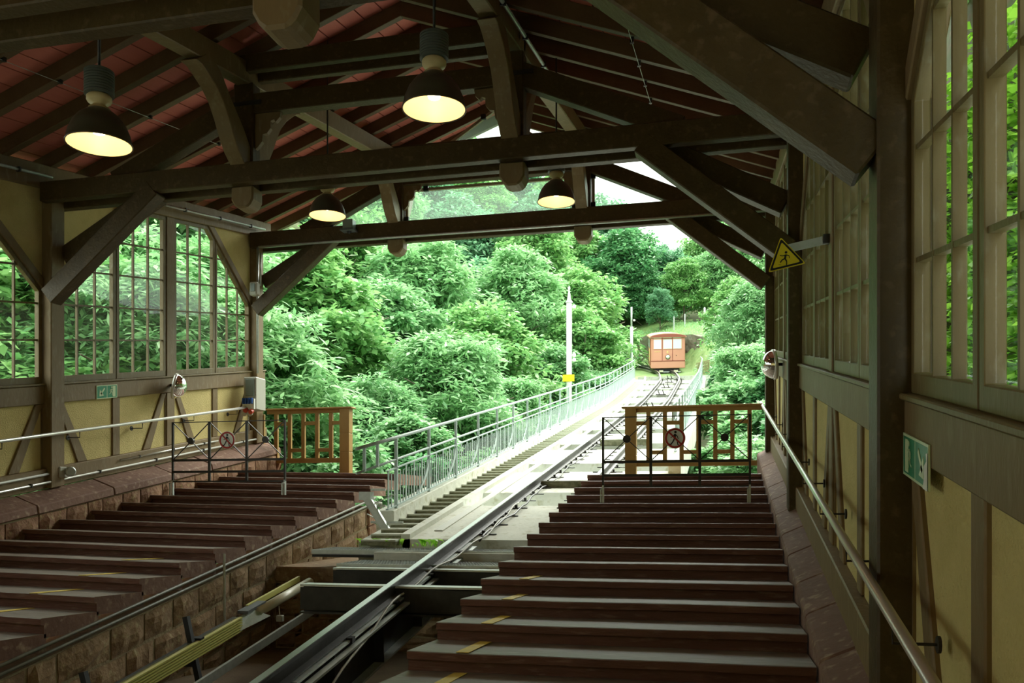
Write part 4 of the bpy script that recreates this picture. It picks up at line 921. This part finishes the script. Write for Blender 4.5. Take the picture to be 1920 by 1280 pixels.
def crown(name, R, H, nc, n, L, wd, m, seed, nb=46, flat=.6, droop=-.25, shape=.5):
    r = np.random.default_rng(seed); d = r.normal(size=(nb, 3)); d /= np.linalg.norm(d, axis=1, keepdims=True); d[:, 2] = np.where(d[:, 2] < -.55, -d[:, 2], d[:, 2])
    rad = r.uniform(.25, 1.12, (nb, 1))**.6; c0 = None; c = d*rad*np.array([R*.80, R*.80, H/2*.84]); c[:, 2] += H/2
    fz = c[:, 2]/H; c[:, :2] *= (1-shape*np.clip(fz-.35, 0, 1)*1.1)[:, None]
    br = R*r.uniform(.13, .34, nb); idx = r.integers(0, nb, nc); e = r.normal(size=(nc, 3)); e /= np.linalg.norm(e, axis=1, keepdims=True); low = (e[:, 2] < -.25) & (r.random(nc) < .75); e[low, 2] *= -1
    p = c[idx]+e*(br[idx]*r.uniform(.6, 1.05, nc))[:, None]*np.array([1, 1, flat])
    return quadmesh(name, leaves(p, e, n, L, wd, droop, seed+1), m)
CR = {
 'A1': (crown('foliage', 2.8, 5.5, 4600, 7, .27, .085, 'leafE', 1, 114), 2.8, 5.5), 'A2': (crown('foliage', 2.8, 5.5, 4600, 7, .25, .080, 'leafA', 2, 114), 2.8, 5.5),
 'B1': (crown('foliage', 3.2, 7, 4200, 6, .26, .16, 'leafB', 3, 114, .5), 3.2, 7), 'B2': (crown('foliage', 3.2, 7, 4200, 6, .24, .14, 'leafA', 4, 114, .45), 3.2, 7),
 'C1': (crown('foliage', 4.5, 10, 5200, 6, .42, .20, 'leafC', 5, 152, .5), 4.5, 10), 'C2': (crown('foliage', 4.5, 10, 5200, 6, .40, .20, 'leafB', 6, 152, .5), 4.5, 10),
 'D1': (crown('foliage', 4.5, 11, 5200, 6, .40, .19, 'leafD', 7, 152, .55), 4.5, 11), 'E1': (crown('foliage', 4.5, 10, 5200, 6, .44, .15, 'leafE', 8, 152, .5), 4.5, 10),
 'S1': (crown('foliage', 1.5, 1.9, 2400, 6, .19, .075, 'leafA', 9, 26, .7), 1.5, 1.9), 'S2': (crown('foliage', 1.5, 1.9, 2400, 6, .17, .09, 'leafD', 10, 26, .7), 1.5, 1.9),
 'K1': (crown('foliage', 2.4, 5.6, 4200, 6, .20, .10, 'leafC', 12, 90, .9, 0, .1), 2.4, 5.6),
}
def trunk_mesh(R, H, seed):
    r = random.Random(seed); m_ = MB(); m_.tube([(0, 0, -H*.5), (R*.02, 0, 0), (R*.05, R*.03, H*.4), (0, R*.05, H*.8)], [R*.05, R*.045, R*.035, R*.01], 8); out = [m_.data('trunk', 'bark', True)]
    for k in range(5):
        a = r.uniform(0, 6.28); z = H*r.uniform(.1, .55); q = Vector((R*.8*math.cos(a), R*.8*math.sin(a), z+H*r.uniform(.1, .25))); s_ = Vector((R*.03, 0, z))
        out.append(MB().tube([s_, s_.lerp(q, .5)+Vector((0, 0, H*.04)), q], [R*.02, R*.014, R*.005], 6).data('branch', 'bark', True))
    return out
TK = {k: trunk_mesh(v[1], v[2], i) for i, (k, v) in enumerate(CR.items())}
def tree(k, px, D, ytop, s, nm, lab, grp=None, rot=None, wide=1.0, X=None, Y=None):
    me, R, H = CR[k]
    if X is None: p = onD(px, ytop, D)
    else: p = Vector((X, Y, ytop))
    base = Vector((p.x, p.y, p.z-H*s)); t_ = bpy.data.objects.new(nm, None); C.objects.link(t_); t_.location = base; t_.scale = (s*wide, s*wide, s); t_.rotation_euler = (0, 0, random.uniform(0, 6.28) if rot is None else rot)
    tag(t_, lab, 'tree' if nm != 'shrub' else 'shrub', grp)
    o = bpy.data.objects.new('foliage', me); C.objects.link(o); o.parent = t_; o['kind'] = 'stuff'
    for i, b in enumerate(TK[k]):
        o = bpy.data.objects.new('trunk' if i == 0 else 'branch', b); C.objects.link(o); o.parent = t_
    return t_
NEAR = [
 ('A1', 455, 21, 548, 1.0, 'chestnut_tree', 'leafy pale chestnut tree right behind the corner post and its braces'),
 ('A2', 250, 19, 470, 1.1, 'chestnut_tree', 'long-leaved chestnut tree close outside the small-paned windows of the middle bay'),
 ('B1', 60, 19, 380, 1.15, 'broadleaf_tree', 'broadleaf tree outside the windows beside the braced post'),
 ('A2', -150, 18, 360, 1.1, 'chestnut_tree', 'chestnut tree outside the window bay cut by the picture edge'),
 ('A1', 310, 24, 430, 1.1, 'chestnut_tree', 'dense chestnut filling the view behind the middle window post'),
 ('B1', 150, 23, 420, 1.0, 'broadleaf_tree', 'broadleaf tree behind the casement next to the braced post'),
 ('B2', 330, 26, 330, 1.25, 'broadleaf_tree', 'taller tree behind the chestnut outside the small-paned windows'),
 ('B1', 575, 30, 448, 1.1, 'maple_tree', 'yellowish-green maple rising above the pale chestnut by the corner post'),
 ('A2', 705, 26, 700, .85, 'chestnut_tree', 'low chestnut with drooping sprays just over the wooden railing post'),
 ('A1', 840, 29, 620, 1.05, 'chestnut_tree', 'pale chestnut with star-shaped sprays above the bridge railing'),
 ('B2', 715, 37, 520, 1.2, 'broadleaf_tree', 'dark-gapped tree between the maple and the star-leaved chestnut'),
 ('A1', 960, 34, 700, .8, 'chestnut_tree', 'small chestnut leaning toward the bridge railing before the white mast'),
 ('B1', 905, 39, 560, 1.1, 'maple_tree', 'fresh green maple behind the star-leaved chestnut'),
 ('B2', 1035, 42, 640, .85, 'broadleaf_tree', 'green tree immediately behind the white mast'),
 ('E1', 790, 47, 440, 1.0, 'broadleaf_tree', 'pale tree filling the middle of the slope below the end tie beam'),
 ('C2', 640, 50, 390, 1.0, 'broadleaf_tree', 'bushy tree under the lamp at the end truss'),
 ('E1', 965, 53, 460, .95, 'broadleaf_tree', 'pale feathery tree uphill of the white mast'),
 ('B1', 1095, 50, 570, 1.0, 'broadleaf_tree', 'green tree between the two masts'),
 ('A2', 1125, 47, 690, .7, 'chestnut_tree', 'low bushy tree at the upper end of the bridge railing'),
 ('D1', 1165, 84, 425, 1.15, 'broadleaf_tree', 'deep green tree standing behind the slim grey mast'),
 ('K1', 1237, 76, 543, .66, 'round_shrub', 'clipped-looking round bluish bush above the car'),
 ('D1', 1195, 90, 540, .7, 'broadleaf_tree', 'dark tree directly left of the round bluish bush'),
 ('B1', 1392, 56, 515, .85, 'broadleaf_tree', 'yellow-green tree on the meadow edge beside the car'),
 ('A2', 1425, 44, 520, 1.0, 'broadleaf_tree', 'bright green tree next to the end post of the handrail wall'),
 ('A1', 1400, 33, 640, .75, 'broadleaf_tree', 'bluish leafy bush below the bright tree at the end post'),
 ('C2', 1285, 79, 482, .62, 'broadleaf_tree', 'bushy tree on the meadow edge straight above the car roof'),
 ('D1', 1215, 81, 500, .58, 'broadleaf_tree', 'dark slim tree between the slim mast and the round bluish bush'),
 ('E1', 1335, 80, 470, .68, 'broadleaf_tree', 'pale tree at the top corner of the meadow'),
 ('C1', 1252, 86, 455, .75, 'broadleaf_tree', 'tree on the skyline gap above the round bluish bush'),
 ('C2', 1310, 98, 440, 1.0, 'broadleaf_tree', 'hazy tree beyond the meadow above the car'),
 ('E1', 1400, 80, 400, 1.0, 'broadleaf_tree', 'tall pale tree seen past the end brace of the handrail wall'),
 ('S2', 1362, 40, 690, 1.2, 'shrub', 'dark glossy shrub beside the end of the bridge railing'),
 ('S1', 1372, 31, 715, 1.3, 'shrub', 'green shrub under the convex mirror on the handrail wall'),
]
for a in NEAR:
    k, px, D, yt, s, nm, lab = a; tree(k, px, D, yt, s, nm, lab.replace('picture edge', 'frame of the braced post').replace('directly left of', 'directly beside'), wide=.9 if k == 'K1' else 1)
far = [('C2', 420, 60, 300), ('C1', 560, 66, 330), ('E1', 720, 70, 320), ('C1', 860, 74, 365), ('C2', 1000, 72, 400), ('C1', 300, 55, 280), ('C2', 120, 45, 260), ('C1', -60, 40, 250), ('B1', -260, 26, 300), ('C2', 180, 34, 300),
       ('C1', 480, 105, 190), ('C2', 600, 108, 200), ('C1', 720, 108, 212), ('C2', 840, 110, 232), ('C1', 950, 108, 268), ('C2', 1050, 106, 318), ('C1', 1130, 104, 362), ('D1', 1190, 100, 425), ('C2', 360, 95, 190), ('C1', 1265, 108, 470), ('C2', 1380, 100, 385), ('C1', 1450, 90, 380), ('D1', 1245, 95, 520), ('C1', 1340, 112, 420),
       ('C2', 660, 90, 290), ('C1', 780, 92, 300), ('C2', 900, 92, 330), ('C1', 1010, 90, 360), ('C2', 1090, 88, 420), ('C1', 520, 86, 280), ('C2', 1080, 66, 500), ('C1', 880, 60, 480), ('C1', 500, 40, 420)]
FARL = ['over the window bay next to the open end', 'over the pale chestnut by the corner post', 'over the yellowish maple', 'under the gable glazing, over the pale middle tree', 'under the gable glazing, over the white mast', 'behind the post between the small-paned windows', 'behind the braced post', 'seen through the windows cut off by the braced post', 'beyond the outermost windows', 'behind the knee brace over the small-paned windows',
 'against the end rafters by the lamp', 'beside the curved brace of the end truss', 'seen high in the gable glazing beside the curved brace', 'in the middle of the gable glazing', 'in the gable glazing beside the lamp near the glazed post', 'just under the end gable beside the glazed post', 'in the triangular gable pane', 'behind the deep green tree at the slim mast', 'high over the window band', '', '', '', '', '',
 'half-way up the hill, below the end tie beam at the camera box', 'half-way up the hill, below the middle of the end tie beam', 'half-way up the hill, below the hanging post end', 'half-way up the hill, over the white mast', 'half-way up the hill, between the masts', 'half-way up the hill, by the end brace', 'between the white mast and the slim mast', 'just above the star-leaved chestnut', 'behind the corner post']
for fi, (k, px, D, yt) in enumerate(far):
    tree(k, px, D, yt, 1.25 if D > 95 else 1.1, 'broadleaf_tree', 'hillside tree crown '+FARL[fi] if px < 1200 else 'one of the hazy crowns on the skyline beyond the meadow', 'hillside wood' if px < 1200 else 'skyline wood beyond the meadow')
for k, X, Y, Z in (('S1', .9, 19.5, 1.3), ('S2', 2.0, 21.5, 2.2), ('S1', 1.4, 24, 2.7), ('S2', 3.0, 26, 4.0), ('S1', .8, 28, 3.0), ('S2', 2.2, 31, 4.4), ('S1', 1.2, 36, 5.2), ('S2', 3.5, 34, 6.0), ('S1', .2, 22.5, 1.6), ('S2', 4, 20, 3.2), ('S1', 2.6, 42, 7.6)):
    tree(k, 0, 0, Z, 1.15, 'shrub', 'low leafy shrub covering the bank behind the gated wooden railing', 'shrubs on the bank', X=X, Y=Y)
for k, X, Y, Z in (('S1', -8.5, 18.8, 1.5), ('S2', -7.0, 20.5, 1.0), ('S1', -6.4, 23.5, 1.4), ('S2', -6.2, 27, 2.1), ('S1', -6.4, 31, 3.0), ('S2', -6.3, 35, 3.8), ('S1', -6.0, 39.5, 5.0), ('S2', -6.0, 44, 6.2), ('S1', -7.8, 22, 2.2), ('S1', -10.5, 19, 2.0), ('S2', -12, 17, 2.0), ('S1', -12.5, 13, 1.6), ('S2', -12.5, 9.5, 1.2)):
    tree(k, 0, 0, Z, 1.15, 'shrub', 'low leafy shrub growing up from the ravine beneath the bridge railing', 'shrubs in the ravine', X=X, Y=Y)
for k, X, Y, Z in (('C2', 5.2, 3, 11), ('C1', 4.6, 8, 11.5), ('C2', 5.0, 13, 12.5), ('C1', 5.5, -2, 10)):  # trees added to cut the sky light reaching the handrail-wall windows
    tree(k, 0, 0, Z, .75, 'broadleaf_tree', 'tree added on the ivy bank, overhanging to shade the casements', 'shade trees added on the ivy bank', X=X, Y=Y)
# undergrowth on the slopes, as one mass
cs = []; r = np.random.default_rng(5)
while len(cs) < 7000:
    x, y = r.uniform(-24, 12), r.uniform(17.5, 70); xt, _ = trk(y)
    if -2.6 < x-xt < 2.4: continue
    if y > 50 and -9 < x-xt < 12 and r.random() < .75: continue
    cs.append((x, y, ground(x, y)+r.uniform(0, .45)))
cs = np.array(cs); ug = bpy.data.objects.new('undergrowth', quadmesh('undergrowth', leaves(cs, np.tile([0, 0, 1.], (len(cs), 1)), 5, .22, .11, .1, 77), 'leafA')); C.objects.link(ug)
tag(ug, 'mixed leafy undergrowth covering the slopes beside the bridge', 'undergrowth', kind='stuff')
cs = []
while len(cs) < 6000:
    x, y = r.uniform(-16, 14), r.uniform(49, 78); xt, _ = trk(y)
    if -2.0 < x-xt < 2.0 or (x-xt > 2 and y > 60 and x-xt < 4.3): continue
    cs.append((x, y, ground(x, y)+.02))
cs = np.array(cs); ug = bpy.data.objects.new('meadow_grass', quadmesh('meadow_grass', leaves(cs, np.tile([0, 0, 1.], (len(cs), 1)), 5, .20, .035, .9, 78), 'leafE')); C.objects.link(ug)
tag(ug, 'rough meadow grass on the banks around the car', 'grass', kind='stuff')

# ---------------------------------------------------------------- ivy-covered bank outside the handrail wall
ib = thing('ivy_bank', 'steep bank covered in bright ivy outside the big casement by the exit sign', 'ivy', (2.7, 9, 0))
MB().sbox(2.75, 3.2, 1, 17, -3.5, 2.9).build('bank_face', 'soil', ib)
n = 5200; Y_ = r.uniform(3, 17, n); h_ = r.uniform(-2.6, 3.0, n); cen = np.stack([2.68-r.uniform(0, .22, n)+.05*np.sin(Y_*3), Y_, h_+T*Y_], 1)
nn_ = np.tile([-1., -.2, .35], (n, 1))
o = bpy.data.objects.new('ivy_foliage', quadmesh('ivy_foliage', leaves(cen, nn_, 4, .11, .085, -.2, 99), 'leafI')); C.objects.link(o); o.parent = ib; o.matrix_parent_inverse = wm(ib).inverted(); o['kind'] = 'stuff'
def leafshape():
    P = [(0, 0), (.45, .18), (.38, .5), (.0, 1.0), (-.38, .5), (-.45, .18)]
    return MB().add([(a*.10, b*.10, -.018*abs(a)*2) for a, b in P]+[(0, .045, .012)], [(6, i, (i+1) % 6) for i in range(6)]).data('ivy_leaf', 'leafI')
lm = leafshape()
for k in range(200):
    y = random.uniform(6.3, 10.8); h = random.uniform(-1.2, 2.8)
    o = bpy.data.objects.new('ivy_leaf', lm); C.objects.link(o); o.parent = ib; o.matrix_parent_inverse = wm(ib).inverted()
    o.location = (2.40+random.uniform(-.06, .05), y, h+T*y); o.rotation_euler = (random.uniform(-2.6, -1.4), random.uniform(-.6, .6), random.uniform(.9, 2.2)); o.scale = (1.2,)*3
bk = MB(); bk.add([(3.0, 0, 2.8), (3.0, 18, 2.8+T*18), (5, 18, 12+T*18), (5, 0, 12), (3.0, 0, -4), (3.0, 18, -1), (5, 0, -4), (5, 18, -1)], [(0, 1, 2, 3), (0, 4, 5, 1), (3, 2, 7, 6), (4, 6, 7, 5), (0, 3, 6, 4), (1, 5, 7, 2)])
bo = bk.build('steep_bank', 'soil'); tag(bo, 'dark earth bank rising above the ivy outside the handrail wall', kind='structure')
gl = MB(); gl.add([(-40, -6, -4), (-9.3, -6, -3.8), (-9.3, 17.5, -2), (-40, 17.5, 0)], [(0, 1, 2, 3)]); tag(gl.build('ravine_ground', 'soil'), 'shaded ravine floor outside the small-paned windows', kind='structure')
